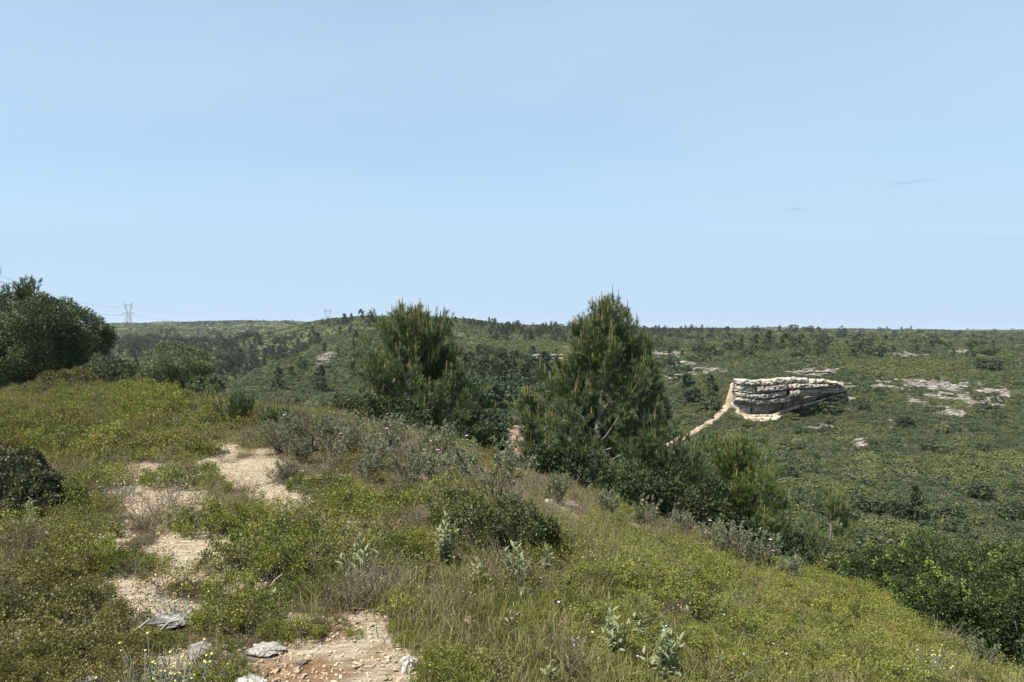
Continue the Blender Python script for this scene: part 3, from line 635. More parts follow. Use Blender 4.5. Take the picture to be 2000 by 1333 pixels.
def cistus(seed, H=.6, n_st=26, flowers=2, bare=.45):
    """grey-leaved rockrose: spreading woody stems, felted leaves in tufts at the ends, a few pink flowers"""
    rng = np.random.default_rng(seed); st = MB(); fo = MB(); fl = MB(); tips = []
    for k in range(n_st):
        az = rng.uniform(0, 6.283); sp = rng.uniform(.1, .62) * H; top = H * rng.uniform(.6, 1.05)
        p0 = np.array([rng.normal(0, .03), rng.normal(0, .03), -.04]); p2 = np.array([math.cos(az) * sp, math.sin(az) * sp, top])
        p1 = (p0 + p2) * .5 + rng.normal(0, .04, 3); tube(st, [p0, p1, p2], [.007, .005, .0025], 4)
        for b in range(4):
            f = rng.uniform(bare, 1); q = p0 * (1 - f) ** 2 + 2 * p1 * f * (1 - f) + p2 * f * f
            e = q + unit(np.array([math.cos(az), math.sin(az), .9]) + rng.normal(0, .7, 3)) * rng.uniform(.06, .14)
            beams(st, [q], [e], .0028); tips.append((q, e))
        tips.append((p1 * .3 + p2 * .7, p2))
    m = 15
    A = np.array([a for a, b in tips]); B = np.array([b for a, b in tips]); ii = np.repeat(np.arange(len(A)), m); f = rng.uniform(.25, 1.05, len(ii))
    ax = unit(B - A)[ii]; P = A[ii] + (B - A)[ii] * f[:, None]; cl = rng.uniform(0, .5, len(A))
    leaves(fo, P, ax * .7 + unit(rng.normal(size=(len(ii), 3))) * .9 + [0, 0, .25], rng.uniform(.022, .042, len(ii)), rng.uniform(.011, .018, len(ii)), np.clip(cl[ii] + rng.uniform(0, .5, len(ii)), 0, 1), rng)
    parts = [("stems", st.mesh("rockrose_stems", M['twig'])), ("foliage", fo.mesh("rockrose_leaves", M['cistus']))]
    for k in range(flowers):
        b = B[rng.integers(0, len(B))] + np.array([0, 0, .015]); me = MB()
        for a in range(5):
            c, s = math.cos(a * 1.2566), math.sin(a * 1.2566)
            me.add([b, b + np.array([c * .018 - s * .014, s * .018 + c * .014, .012]), b + np.array([c * .034, s * .034, .014]), b + np.array([c * .018 + s * .014, s * .018 - c * .014, .012])], [[0, 1, 2, 3]])
        parts.append(("flower", me.mesh("rockrose_flower", M['pink'])))
    return parts
def leaf_blade(L, W, seed):
    """one felted lance-shaped leaf with a folded midrib and arched tip, base at the origin along +X"""
    mb = MB(); xs = [0, .2, .5, .8, 1]; ws = [.12, .8, 1, .55, .02]; V = []
    for x, w in zip(xs, ws):
        z = .22 * x - .30 * x * x
        V += [[x * L, -w * W / 2, z * L + .10 * W * w], [x * L, 0, z * L], [x * L, w * W / 2, z * L + .10 * W * w]]
    F = []
    for i in range(4):
        for j in range(2): F.append([i * 3 + j, (i + 1) * 3 + j, (i + 1) * 3 + j + 1, i * 3 + j + 1])
    mb.add(V, F, np.linspace(.25, .8, 15) if seed % 2 else .6); return mb.mesh("sage_leaf", M['sage'], True)

def rock_mesh(seed, mat, sub=3, flat=.6, rough=.28, name="rock", cut=(.30, .44)):
    """a broken limestone lump of about unit width, cut by a few planes"""
    import bmesh
    rng = np.random.default_rng(seed); bm = bmesh.new(); bmesh.ops.create_icosphere(bm, subdivisions=sub, radius=.5)
    V = np.array([v.co[:] for v in bm.verts]); n = unit(V)
    for k in range(9):
        c = unit(rng.normal(size=3)); h = rng.uniform(*cut); d = V @ c
        V = V - np.maximum(d - h, 0)[:, None] * c
    V += n * ((fbm(n[:, 0] * 2.5 + 7, n[:, 1] * 2.5 + n[:, 2] * 2.1 + 7, seed, 4) - .5) * rough)[:, None]
    V *= [1.0, rng.uniform(.65, .9), flat]
    for v, c in zip(bm.verts, V): v.co = c
    me = bpy.data.meshes.new(name); bm.to_mesh(me); bm.free(); me.materials.append(mat)
    a = me.attributes.new("lv", 'FLOAT', 'POINT'); a.data.foreach_set("value", np.full(len(me.vertices), .5, np.float32))
    return me

# ------------------------------------------------------------------ limestone cliff across the valley
def cliff_mat():
    m, N, L = new_mat("cliff limestone")
    out = N.new("ShaderNodeOutputMaterial"); bs = N.new("ShaderNodeBsdfPrincipled"); bs.inputs["Roughness"].default_value = .95; bs.inputs["Specular IOR Level"].default_value = .1
    tc = N.new("ShaderNodeTexCoord")
    def nz(scale, vec, det=7, ro=.65):
        mp = N.new("ShaderNodeMapping"); mp.inputs["Scale"].default_value = vec; L.new(tc.outputs["Object"], mp.inputs["Vector"])
        n = N.new("ShaderNodeTexNoise"); n.inputs["Scale"].default_value = scale; n.inputs["Detail"].default_value = det; n.inputs["Roughness"].default_value = ro
        L.new(mp.outputs[0], n.inputs["Vector"]); return n.outputs["Fac"]
    lv = N.new("ShaderNodeAttribute"); lv.attribute_name = "lv"
    grey = ramp_node(N, [(.36, (.13, .118, .105)), (.45, (.27, .25, .22)), (.56, (.42, .39, .345)), (.74, (.53, .495, .44))]); L.new(nz(1.9, (.5, .5, 2.4), 9, .72), grey.inputs[0])
    cream = ramp_node(N, [(.32, (.25, .16, .10)), (.44, (.50, .37, .25)), (.58, (.62, .51, .38)), (.8, (.68, .60, .50))]); L.new(nz(1.6, (.6, .6, 1.8), 9, .7), cream.inputs[0])
    mx = N.new("ShaderNodeMix"); mx.data_type = 'RGBA'; L.new(lv.outputs["Fac"], mx.inputs["Factor"]); L.new(grey.outputs[0], mx.inputs["A"]); L.new(cream.outputs[0], mx.inputs["B"])
    # dark lichen and seepage streaks running down the face
    st = N.new("ShaderNodeAttribute"); st.attribute_name = "stain"
    sm = N.new("ShaderNodeMath"); sm.operation = 'MULTIPLY_ADD'; sm.inputs[1].default_value = 1.0
    L.new(nz(1.4, (1.6, 1.6, .22)), sm.inputs[0]); L.new(st.outputs["Fac"], sm.inputs[2])
    sr = N.new("ShaderNodeMapRange"); sr.inputs["From Min"].default_value = .72; sr.inputs["From Max"].default_value = .98; sr.inputs["To Max"].default_value = .85; L.new(sm.outputs[0], sr.inputs["Value"])
    m2 = N.new("ShaderNodeMix"); m2.data_type = 'RGBA'; L.new(sr.outputs[0], m2.inputs["Factor"]); L.new(mx.outputs["Result"], m2.inputs["A"]); m2.inputs["B"].default_value = (.085, .075, .068, 1)
    L.new(m2.outputs["Result"], bs.inputs["Base Color"])
    b = N.new("ShaderNodeBump"); b.inputs["Strength"].default_value = 1.0; b.inputs["Distance"].default_value = .4; L.new(nz(1.6, (.7, .7, 2.0)), b.inputs["Height"]); L.new(b.outputs[0], bs.inputs["Normal"])
    L.new(bs.outputs[0], out.inputs[0]); return m
M['cliff'] = cliff_mat()
def build_cliff():
    root = link("limestone_cliff", None); tag(root, "pale limestone cliff with layered overhanging beds beside the footpath", "cliff")
    rng = np.random.default_rng(77)
    tops = lambda s: np.interp(s, [0, .1, .35, .6, .8, 1.0], [743, 744, 741, 740, 745, 752]) + (fbm(s * 14, s * 0 + 2, 5) - .5) * 6
    bots = lambda s: np.interp(s, [0, .08, .3, .45, .6, .8, 1.0], [822, 828, 827, 814, 800, 784, 770])
    #        top   bottom  out   colour stain  blocks
    beds = [(1.00, .88, .15, .30, .0, 6), (.88, .76, .30, .25, .04, 5), (.76, .725, -.05, .25, .26, 4), (.725, .60, .25, .30, .10, 5), (.60, .50, .38, .40, .12, 5),
            (.50, .47, .05, .4, .30, 4), (.47, .26, -.50, .55, .24, 5), (.26, .20, .20, .85, .12, 5), (.20, .10, .65, .95, .0, 6), (.10, -.02, .95, .9, .0, 5), (-.02, -.25, 1.3, .8, 0, 4)]
    for k, (f1, f0, pr, colr, stn, nb) in enumerate(beds):
        cuts = np.concatenate([[-.012], np.sort((np.arange(1, nb) + rng.uniform(-.33, .33, nb - 1)) / nb), [1.0]])
        nr = 5 if f1 - f0 > .06 else 2
        for q in range(nb):
            c0, c1 = cuts[q], cuts[q + 1]; ns = max(10, int(150 * (c1 - c0))); s = np.linspace(c0, c1, ns)
            X = CL0[0] + CLT[0] * s * CLLEN; Y = CL0[1] + CLT[1] * s * CLLEN
            zt = EYE[2] + (HORIZON - tops(s)) / FPX * (Y - .8); zb = EYE[2] + (HORIZON - bots(s)) / FPX * (Y - .8) - .4; H = zt - zb
            bo = rng.normal(0, .22); edge = np.minimum(s - c0, c1 - s) * CLLEN; notch = -.16 * np.exp(-edge / .10)
            dz0, dz1 = rng.normal(0, .010, 2); rows = []
            for j in range(nr + 1):
                u = j / nr; f = (f1 + (dz0 if k else 0)) * (1 - u) + (f0 + dz1) * u
                jit = (fbm(s * 60 + 11 * k, np.full(ns, j * 1.1 + k * 2.0), 80, 5) - .5) * .8 + (fbm(s * 200, np.full(ns, j * 1.7 + k * 3.0), 83, 3) - .5) * .5
                off = pr * (1 - .3 * s) + bo + jit + notch + (-.08 if j in (0, nr) else .03)
                if k == 6: off = off - 1.0 * np.exp(-((s - .55) / .28) ** 2) + .45 * np.exp(-((s - .06) / .10) ** 2)
                if k in (2, 4): off = off - .35 * smooth(.15, .4, s)
                if k >= 8: off = off + (u - .5) * .5 - 2.4 * smooth(.30, .58, s)
                off = off + 1.0 * np.sin(np.clip(s, 0, 1) * 3.0) - .7 * (1 - smooth(-.012, .035, s))
                z = zb + H * (f - (.05 * s * (0 < k < 8)))
                rows.append(np.stack([X + CLN[0] * off, Y + CLN[1] * off, z], -1))
            nb3 = unit(np.stack([X, Y, 0 * X], -1)) * 3.4
            Rr = np.array([rows[0] + nb3] + rows + [rows[-1] + nb3]); nrw = len(Rr)
            i, j = np.meshgrid(np.arange(nrw - 1), np.arange(ns - 1), indexing='ij')
            Q = np.stack([i * ns + j, (i + 1) * ns + j, (i + 1) * ns + j + 1, i * ns + j + 1], -1).reshape(-1, 4)
            mb = MB(); sa = np.tile(s, nrw); mb.add(Rr.reshape(-1, 3), Q, np.clip(colr + (sa - .35) * .3 + rng.normal(0, .08), 0, 1))
            for e in (0, ns - 1):
                ids = [r * ns + e for r in range(nrw)]
                mb.T.append(np.array([[ids[0], ids[a], ids[a + 1]] for a in range(1, nrw - 1)])); mb.TM.append(np.zeros(nrw - 2))
            me = mb.mesh("rock_block", M['cliff'])
            st = stn + .14 * np.exp(-((sa - .5) / .24) ** 2) * (k in (2, 4, 6, 7)) - .12 * (np.abs(sa - .1) < .08) + rng.normal(0, .03)
            a = me.attributes.new("stain", 'FLOAT', 'POINT'); a.data.foreach_set("value", np.clip(st, 0, 1).astype(np.float32))
            link("rock_block", me, root)
build_cliff()

# ------------------------------------------------------------------ footpaths on the far slope
def strip_path(name, pts, half, mat, label_kind="structure"):
    W3 = [hit(px, py, 35) for px, py in pts]; W3 = np.array([w for w in W3 if w is not None])
    seg = np.concatenate([[0], np.cumsum(np.hypot(*np.diff(W3[:, :2], axis=0).T))]); n = int(seg[-1] / .35) + 2
    t = np.linspace(0, seg[-1], n); C = np.stack([np.interp(t, seg, W3[:, 0]), np.interp(t, seg, W3[:, 1])], -1)
    kern = np.ones(7) / 7; Cp = np.pad(C, ((3, 3), (0, 0)), mode='edge'); C = np.stack([np.convolve(Cp[:, a], kern, 'valid') for a in range(2)], -1)
    T = unit(np.gradient(C, axis=0)); Nn = np.stack([-T[:, 1], T[:, 0]], -1); V = []; nc = 7
    for k in range(nc):
        e = (k / (nc - 1) - .5) * 2; wdt = half * (.55 + 1.0 * fbm(t / 1.3, np.full(n, 3. + np.sign(e) * 5), 77))
        q = C + Nn * (e * wdt)[:, None]
        V.append(np.stack([q[:, 0], q[:, 1], ground(q[:, 0], q[:, 1]) + .10 - .16 * abs(e) ** 3], -1))
    V = np.array(V); i, j = np.meshgrid(np.arange(nc - 1), np.arange(n - 1), indexing='ij')
    Q = np.stack([i * n + j, i * n + j + 1, (i + 1) * n + j + 1, (i + 1) * n + j], -1).reshape(-1, 4)
    mb = MB(); mb.add(V.reshape(-1, 3), Q); o = link(name, mb.mesh(name, mat, True)); tag(o, kind="structure")
    return C, half
M['path'] = plain_mat("trodden earth", [(.3, (.16, .105, .065)), (.5, (.27, .195, .13)), (.7, (.35, .285, .21))], scale=1.2, bump=.5)
M['redpath'] = plain_mat("reddish earth", [(.3, (.15, .08, .045)), (.5, (.26, .155, .095)), (.7, (.33, .24, .165))], scale=1.2, bump=.5)
PATHS = [strip_path("footpath", [(1434, 748), (1428, 770), (1424, 790), (1405, 808), (1385, 825), (1355, 845), (1325, 860), (1295, 872)], .6, M['path']),
         strip_path("valley_track", [(1006, 832), (1012, 850), (1015, 868), (1018, 886), (1022, 900)], 1.0, M['redpath'])]
def on_path(x, y):
    m = np.zeros(x.shape, bool)
    for C, h in PATHS:
        for c in C[::2]: m |= (x - c[0]) ** 2 + (y - c[1]) ** 2 < (h + .05) ** 2
    return m

# ------------------------------------------------------------------ power line on the horizon
def pylon(px, top_py, d, width_px, label):
    """lattice tower with a Y-shaped head, two horns, a top beam and a lower cross-arm"""
    base = at_depth(px, HORIZON, d); gz = float(ground(base[0], base[1])); ztop = EYE[2] + (HORIZON - top_py) / FPX * d
    k = width_px / FPX * d / 22.0                                       # 22 px wide cross-arm -> scale
    H = ztop - gz; root = link("pylon", None); root.location = (base[0], base[1], gz); tag(root, label, "pylon", "pylons of the power line")
    root.rotation_euler = (0, 0, .12)
    u = k * 1.0; r = .30 * k
    waist = H - 24 * u; 
    def strut(mb, a, b, rr=r): tube(mb, [a, b], [rr, rr], 4)
    leg = MB(); brace = MB(); b0 = 5.5 * u; b1 = 2.6 * u
    lev = np.linspace(0, 1, 7); wid = np.interp(lev, [0, 1], [b0, b1]); zz = lev * waist
    for (sx, sy) in ((1, 1), (1, -1), (-1, 1), (-1, -1)):
        m = MB(); tube(m, [[sx * b0, sy * b0, -1.0], [sx * b1, sy * b1, waist]], [r * 1.2, r], 4); link("leg", m.mesh("pylon_leg", M['steel']), root)
    for i in range(6):
        for sy in (1, -1):
            for sg in (1, -1):
                strut(brace, [sg * wid[i], sy * wid[i], zz[i]], [-sg * wid[i + 1], sy * wid[i + 1], zz[i + 1]], r * .6)
                strut(brace, [sy * wid[i], sg * wid[i], zz[i]], [sy * wid[i + 1], -sg * wid[i + 1], zz[i + 1]], r * .6)
    link("bracing", brace.mesh("pylon_bracing", M['steel']), root)
    arm = MB(); az = waist
    for sy in (1, -1):
        strut(arm, [-11 * u, 0, az + 1.2 * u], [11 * u, 0, az + 1.2 * u]); strut(arm, [-11 * u, 0, az + 1.2 * u], [0, sy * b1, az + 3.4 * u]); strut(arm, [11 * u, 0, az + 1.2 * u], [0, sy * b1, az + 3.4 * u])
        strut(arm, [-11 * u, 0, az + 1.2 * u], [-b1, sy * b1, az]); strut(arm, [11 * u, 0, az + 1.2 * u], [b1, sy * b1, az])
    link("cross_arm", arm.mesh("pylon_cross_arm", M['steel']), root)
    for sx in (1, -1):
        m = MB()
        pts = [[sx * 2.2 * u, az + 1 * u], [sx * 4.6 * u, az + 8 * u], [sx * 6.6 * u, az + 13 * u], [sx * 7.2 * u, az + 18.5 * u]]
        for sy in (1, -1):
            for o in (0, 1.5 * u):
                tube(m, [[x - sx * o, sy * .9 * u, z] for x, z in pts], [r * .9] * 4, 4)
            for a in range(3):
                strut(m, [pts[a][0], sy * .9 * u, pts[a][1]], [pts[a + 1][0] - sx * 1.5 * u, sy * .9 * u, pts[a + 1][1]], r * .55)
        link("head_limb", m.mesh("pylon_head_limb", M['steel']), root)
        h = MB(); tube(h, [[sx * 6.6 * u, 0, az + 18.5 * u], [sx * 8.0 * u, 0, H]], [r * 1.2, r * .7], 4); strut(h, [sx * 7.6 * u, 0, az + 17 * u], [sx * 8.0 * u, 0, H], r * .7)
        link("horn", h.mesh("pylon_horn", M['steel']), root)
        ins = MB(); tube(ins, [[sx * 11 * u, 0, az + 1.2 * u], [sx * 11 * u, 0, az - 2.6 * u]], [r * 1.1] * 2, 5); link("insulator", ins.mesh("insulator", M['glassins']), root)
    bm_ = MB()
    for sy in (1, -1):
        strut(bm_, [-7.2 * u, sy * .8 * u, az + 18.5 * u], [7.2 * u, sy * .8 * u, az + 18.5 * u]); strut(bm_, [-7.0 * u, sy * .8 * u, az + 16.8 * u], [7.0 * u, sy * .8 * u, az + 16.8 * u])
        for a in range(6):
            strut(bm_, [(-7 + a * 2.33) * u, sy * .8 * u, az + 16.8 * u], [(-5.8 + a * 2.33) * u, sy * .8 * u, az + 18.5 * u], r * .55)
    link("top_beam", bm_.mesh("pylon_top_beam", M['steel']), root)
    for sx in (1, -1):
        ins = MB(); tube(ins, [[sx * 6.0 * u, 0, az + 16.8 * u], [0, 0, az + 13.2 * u]] if sx == 1 else [[-6.0 * u, 0, az + 16.8 * u], [0, 0, az + 13.2 * u]], [r * .9] * 2, 5)
        link("insulator", ins.mesh("insulator", M['glassins']), root)
    c, s_ = math.cos(.12), math.sin(.12); O = np.array([base[0], base[1], gz])
    pt = lambda x, z: O + np.array([c * x, s_ * x, z])
    return dict(c=pt(0, az + 13.2 * u), l=pt(-11 * u, az - 2.6 * u), r=pt(11 * u, az - 2.6 * u))
PY = [pylon(-8, 520, 620, 30, "power pylon half hidden behind the holm oak and pine crown"),
      pylon(251, 589, 1250, 22, "tall lattice power pylon standing alone above the long scrub ridge"),
      pylon(640, 601, 1750, 19, "power pylon whose head rises behind the spur with the scattered pines"),
      pylon(877, 618, 2300, 16, "tiny power pylon beam just clearing the ridge between the two young pines")]
def wire(a, b, sag, label):
    t = np.linspace(0, 1, 40)[:, None]; P = a * (1 - t) + b * t; P[:, 2] -= 4 * sag * (t * (1 - t))[:, 0]
    mb = MB(); tube(mb, P, [.13] * 40, 4); tag(link("power_cable", mb.mesh("power_cable", M['steel'])), label, "cable", "cables of the power line")
for a, b, sg, nm in ((PY[0], PY[1], 9, "between the oak-hidden pylon and the tall one"), (PY[1], PY[2], 16, "sagging between the tall pylon and the next"), (PY[2], PY[3], 9, "running on to the smallest pylon")):
    for k, w in (('c', 'upper'), ('l', 'outer lower'), ('r', 'inner lower')): wire(a[k], b[k], sg, w + " power cable " + nm)

# ------------------------------------------------------------------ far scrub cover
def polar_samples(r0, r1, dens, half=41):
    h = math.radians(half); n = int(dens * h * (r1 * r1 - r0 * r0)); r = np.sqrt(RNG.uniform(r0 * r0, r1 * r1, n)); a = RNG.uniform(-h, h, n)
    return r * np.sin(a), r * np.cos(a)
def cliff_face(x, y):
    s = ((x - CL0[0]) * CLT[0] + (y - CL0[1]) * CLT[1]) / CLLEN; t = -((x - CL0[0]) * CLN[0] + (y - CL0[1]) * CLN[1])
    return (s > -.04) & (s < .9) & (t > -2.6 + 1.6 * smooth(.4, .7, s)) & (t < .9)
fs_hi = [far_shrub(200 + k, M['scrub_far'], 230, .105) for k in range(6)] + [far_shrub(210 + k, M['oak_far'], 230, .12) for k in range(3)] + [far_shrub(214 + k, M['dusk'], 200, .09) for k in range(2)]
fs_lo = [far_shrub(220 + k, M['scrub_mid'], 90, .17) for k in range(5)] + [far_shrub(226 + k, M['oak_far'], 80, .20) for k in range(3)] + [far_shrub(230, M['dusk'], 70, .18)]
def hollow(x, y):
    """how far the ground lies below its surroundings"""
    r = np.hypot(x, y); q = 0
    for a in range(8): q = q + ground(x + np.cos(a * .785) * (8 + .13 * r), y + np.sin(a * .785) * (8 + .13 * r))
    return q / 8 - ground(x, y)
for nm, r0, r1, dens, s0, s1, ms, mg, lab in (
        ("slope_scrub", 24, 140, 4.6, .42, 1.3, fs_hi, .03, "dense dark green scrub over the slope across the valley"),
        ("hillside_scrub", 140, 300, 1.15, .65, 1.4, fs_lo, .012, "olive green scrub cushions over the middle hillsides"),
        ("distant_scrub", 300, 700, .30, 1.1, 2.3, fs_lo, .006, "fine scrub texture over the distant hills"),
        ("horizon_scrub", 700, 1700, .030, 2.2, 5.0, fs_lo, .004, "low scrub along the far ridges")):
    x, y = polar_samples(r0, r1, dens)
    k = (bareness(x, y) < .34 + RNG.uniform(-.08, .2, len(x))) & ~cliff_face(x, y) & visible(x, y, s1, mg)
    x, y = x[k], y[k]; k = ~on_path(x, y); x, y = x[k], y[k]; n = len(x)
    big = fbm(x / (r0 * .06), y / (r0 * .06), 91, 3)
    s = (s0 + (s1 - s0) * RNG.uniform(0, 1, n) ** 1.8) * (.45 + 1.1 * big)
    z = ground(x, y) - .06 * s
    dark = fbm(x / (4 + r0 * .12), y / (4 + r0 * .12), 95, 3) + .10 * np.clip(hollow(x, y), -1, 2) + RNG.normal(0, .07, n)
    ns_, no_ = (6, 3) if ms is fs_hi else (5, 3)
    vr = np.where(dark > (.67 if r0 < 100 else .63), ns_ + RNG.integers(0, no_, n), np.where(RNG.uniform(0, 1, n) < .07, ns_ + no_ + RNG.integers(0, len(ms) - ns_ - no_, n), RNG.integers(0, ns_, n)))
    s = s * np.where(dark > .62, 1.35, 1.0)
    scatter(nm, ms, np.stack([x, y, z], -1), np.stack([s * RNG.uniform(.9, 1.3, n), s * RNG.uniform(.9, 1.3, n), s * RNG.uniform(.65, 1.2, n)], -1), rand_rot(n, .1), lab, "scrub", 5, vr)
# pale stones lying in the bare places of the far slopes
x, y = polar_samples(38, 300, 3.0); k = (bareness(x, y) > .40) & ~cliff_face(x, y) & visible(x, y, .5, .01); x, y = x[k], y[k]; n = len(x)
rk = [rock_mesh(300 + k, M['farstone'], 2, .45) for k in range(5)]
s = RNG.uniform(.2, .8, n) * (1 + np.hypot(x, y) / 300)
scatter("slope_stones", rk, np.stack([x, y, ground(x, y) + .05 * s], -1), np.stack([s * 1.3, s, s * .45], -1), rand_rot(n, .12), "pale limestone rubble in the bare patches of the far slope", "stones", 6)

# outcrops: short stepped ledges of limestone
def outcrop(px, py, wpx, hpx, label, nb=4, seed=0):
    p = hit(px, py, 35)
    if p is None: return
    rng = np.random.default_rng(seed); d = p[1]; W = wpx / FPX * d; H = hpx / FPX * d
    root = link("rock_outcrop", None); root.location = p; tag(root, label, "rocks", "limestone outcrops on the far slopes")
    for k in range(nb):
        for q in range(2):
            me = rock_mesh(seed * 31 + k * 7 + q, M['farstone'], 3, .55, .2, "ledge"); o = link("ledge", me, root)
            sx = W * rng.uniform(.32, .6); o.location = (W * ((k + .5) / nb - .5) + rng.normal(0, W * .04), rng.normal(0, .5) + q * .8, H * (.15 + .45 * q) - .1 * H)
            o.scale = (sx, max(1.2, sx * .5), H * rng.uniform(.75, 1.1)); o.rotation_euler = (rng.normal(0, .05), rng.normal(0, .05), rng.normal(0, .15))
outcrop(1070, 702, 55, 13, "grey-white rock ledge above the dark wooded gully", 5, 1)
outcrop(1250, 694, 26, 8, "slanting pale slab showing right behind the tall pine", 3, 2)
outcrop(1290, 697, 40, 9, "blocky white outcrop beyond the tall pine's right side", 4, 3)
outcrop(1330, 713, 38, 7, "flat white ledge below the blocky outcrop", 3, 4)
outcrop(1592, 732, 60, 10, "broken pale ledge in the scrub above the cliff", 5, 5)
outcrop(1655, 757, 30, 12, "pale rocks trailing off the right end of the cliff", 3, 9)
outcrop(1625, 790, 34, 26, "light rock buttress among bushes at the cliff's right foot", 3, 10)
outcrop(456, 661, 24, 4, "small white outcrop on the distant left hillside", 3, 6)
outcrop(1880, 688, 26, 4, "thin white ledge on the far right plateau", 3, 7)
outcrop(628, 708, 16, 8, "small white rocks on the rounded spur", 3, 8)
outcrop(1640, 1096, 30, 8, "pinkish stones at the valley foot below the bushy slope", 2, 11)

# ------------------------------------------------------------------ far trees, one by one
FP = [far_pine(400 + k, sl, 760, rd) for k, (sl, rd) in enumerate([(.40, .1), (.48, .35), (.44, .25), (.52, .65), (.56, .85), (.36, .05)])]
RT = [round_tree(430 + k, M['oak_far'], 640) for k in range(3)]; RD = [round_tree(440 + k, M['deep']) for k in range(3)]; RS = [round_tree(450 + k, M['scrub_far']) for k in range(2)]
PENDING = []
def far_tree(px, base, hpx, label, group=None, kind='pine', wide=1.0, hm=None, v=None, rmin=35):
    p = hit(px, base, rmin)
    if p is None: return
    h = hm if hm else hpx / FPX * p[1]
    n = len({'pine': FP, 'oak': RT, 'deep': RD, 'scrub': RS}[kind])
    w = h * wide * random.uniform(.9, 1.15)
    PENDING.append((h / p[1] + (1 if hpx else 0), kind, random.randrange(n) if v is None else v, p - [0, 0, .03 * h], random.uniform(0, 6.28), (w, w, h), label, group))
def plant_far_trees():
    left = []; count = {}
    for size, kind, v, p, rz, sc, label, group in sorted(PENDING, key=lambda q: -q[0]):
        count[kind] = count.get(kind, 0) + 1
        if kind == 'pine' and count[kind] > 280: left.append((v, p, rz, sc)); continue
        me = {'pine': FP, 'oak': RT, 'deep': RD, 'scrub': RS}[kind][v]
        nm = {'pine': 'pine_tree', 'oak': 'oak_tree', 'deep': 'broadleaf_tree', 'scrub': 'round_shrub'}[kind]
        thing(nm, [(nm, me)], p, rz, sc, label, {'pine': 'tree', 'oak': 'tree', 'deep': 'tree', 'scrub': 'shrub'}[kind], group)
    if left:
        scatter("distant_pines", FP, np.array([q[1] for q in left]), np.array([q[3] for q in left]), np.array([(0, 0, q[2]) for q in left]), "smallest pines in the dark bands along the skyline", "trees", 12)
ONE = [(627, 765, 52, "dark lone pine standing on the lower face of the spur", 0), (543, 760, 43, "dark pine on the spur left of the lone one", 2), (610, 663, 25, "pine on the spur's crest, taller of a close pair", 0),
       (621, 675, 25, "pine just below the crest pine of the close pair", 1), (549, 696, 20, "bushy pine at the spur's left shoulder", 3), (695, 677, 30, "greyish pine half covered by the big young pine", 2),
       (673, 634, 21, "first ridge pine beside the skyline", 1), (706, 627, 23, "tallest round-headed pine on the skyline above the spur", 3), (723, 627, 17, "skyline pine touching the tallest one", 4), (718, 641, 17, "pine below the skyline pair", 3),
       (747, 626, 12, "small skyline pine close to the big pine's top", 4), (846, 629, 12, "lone skyline pine right of the big pine's top", 1), (890, 632, 14, "rounded skyline pine beside the tiny pylon", 3), (906, 632, 13, "second rounded skyline pine by the tiny pylon", 4),
       (951, 709, 22, "slim dark pine on the slope right of the young pine", 5), (966, 706, 17, "smaller slim pine paired on the same slope", 0),
       (1341, 787, 57, "large dark pine on the slope below the footpath ledges", 1), (1388, 776, 43, "dark pine nearest the top of the footpath", 2), (1301, 822, 46, "slim pine above the lower end of the footpath", 5),
       (1476, 679, 27, "first bushy pine of the row above the cliff", 3), (1502, 679, 33, "tallest pine of the row above the cliff", 1), (1532, 678, 25, "broad pine in the middle of the row above the cliff", 3),
       (1548, 679, 21, "small pine in the row above the cliff", 4), (1566, 678, 25, "pine closing the row above the cliff", 3), (1602, 684, 26, "wide pine in the looser group right of the row", 4), (1623, 672, 14, "small pine behind the looser group", 4),
       (1679, 691, 21, "lone conical pine right of the row above the cliff", 1), (1725, 695, 25, "spreading dark pine alone on the plateau edge", 4), (1416, 685, 15, "small round pine left of the row", 4), (1448, 680, 20, "narrow pine left of the row", 2),
       (1372, 679, 13, "small pine on the open slope above the white ledges", 4), (1788, 1022, 72, "small dark pine alone on the scrub slope below the cliff", 0)]
for px, b, h, lab, v in ONE: far_tree(px, b, h, lab, v=v)
for px, b, h, lab, kd, w in ((1385, 802, 30, "dark round bush beside the bend of the footpath", 'oak', 1.5), (1500, 792, 1, "", None, 1), (1003, 840, 30, "rounded olive bush at the head of the earthy track", 'scrub', 1.5), (1035, 860, 22, "dark bush on the right edge of the earthy track", 'oak', 1.8),
                        (1274, 688, 10, "dark shrub above the slanting pale slab", 'oak', 1.6), (1602, 790, 28, "round bush growing at the cliff's right end", 'oak', 1.3), (1640, 790, 22, "leafy bush outside the cliff's right end", 'oak', 1.5), (1514, 816, 9, "dark bush at the foot of the cliff", 'oak', 1.0), (1575, 812, 22, "broad bush in front of the cliff's low right half", 'oak', 1.8), (1545, 822, 16, "low bush before the cliff's cream base", 'scrub', 2.0), (1625, 806, 24, "bush hiding the lower right corner of the cliff", 'oak', 1.7), (1460, 836, 14, "reddish bush under the cliff's left corner", 'scrub', 2.2),
                        (1560, 700, 11, "dark flat bush in the scrub above the cliff", 'oak', 2.2), (1630, 716, 9, "low dark bush right of the broken ledge", 'oak', 2.0), (1930, 722, 22, "dark bushy clump on the right-hand plateau edge", 'oak', 2.2), (1910, 675, 9, "dark flat bush far out on the plateau", 'oak', 3.5),
                        (650, 812, 26, "dark low bush below the spur beside the young pine", 'oak', 1.6), (1980, 1000, 26, "pale green bush at the picture-right foot of the scrub slope", 'scrub', 1.3), (1990, 1110, 50, "olive bush standing behind the leafy oak scrub", 'scrub', 1.6)):
    if kd: far_tree(px, b, h, lab, kind=kd, wide=w)
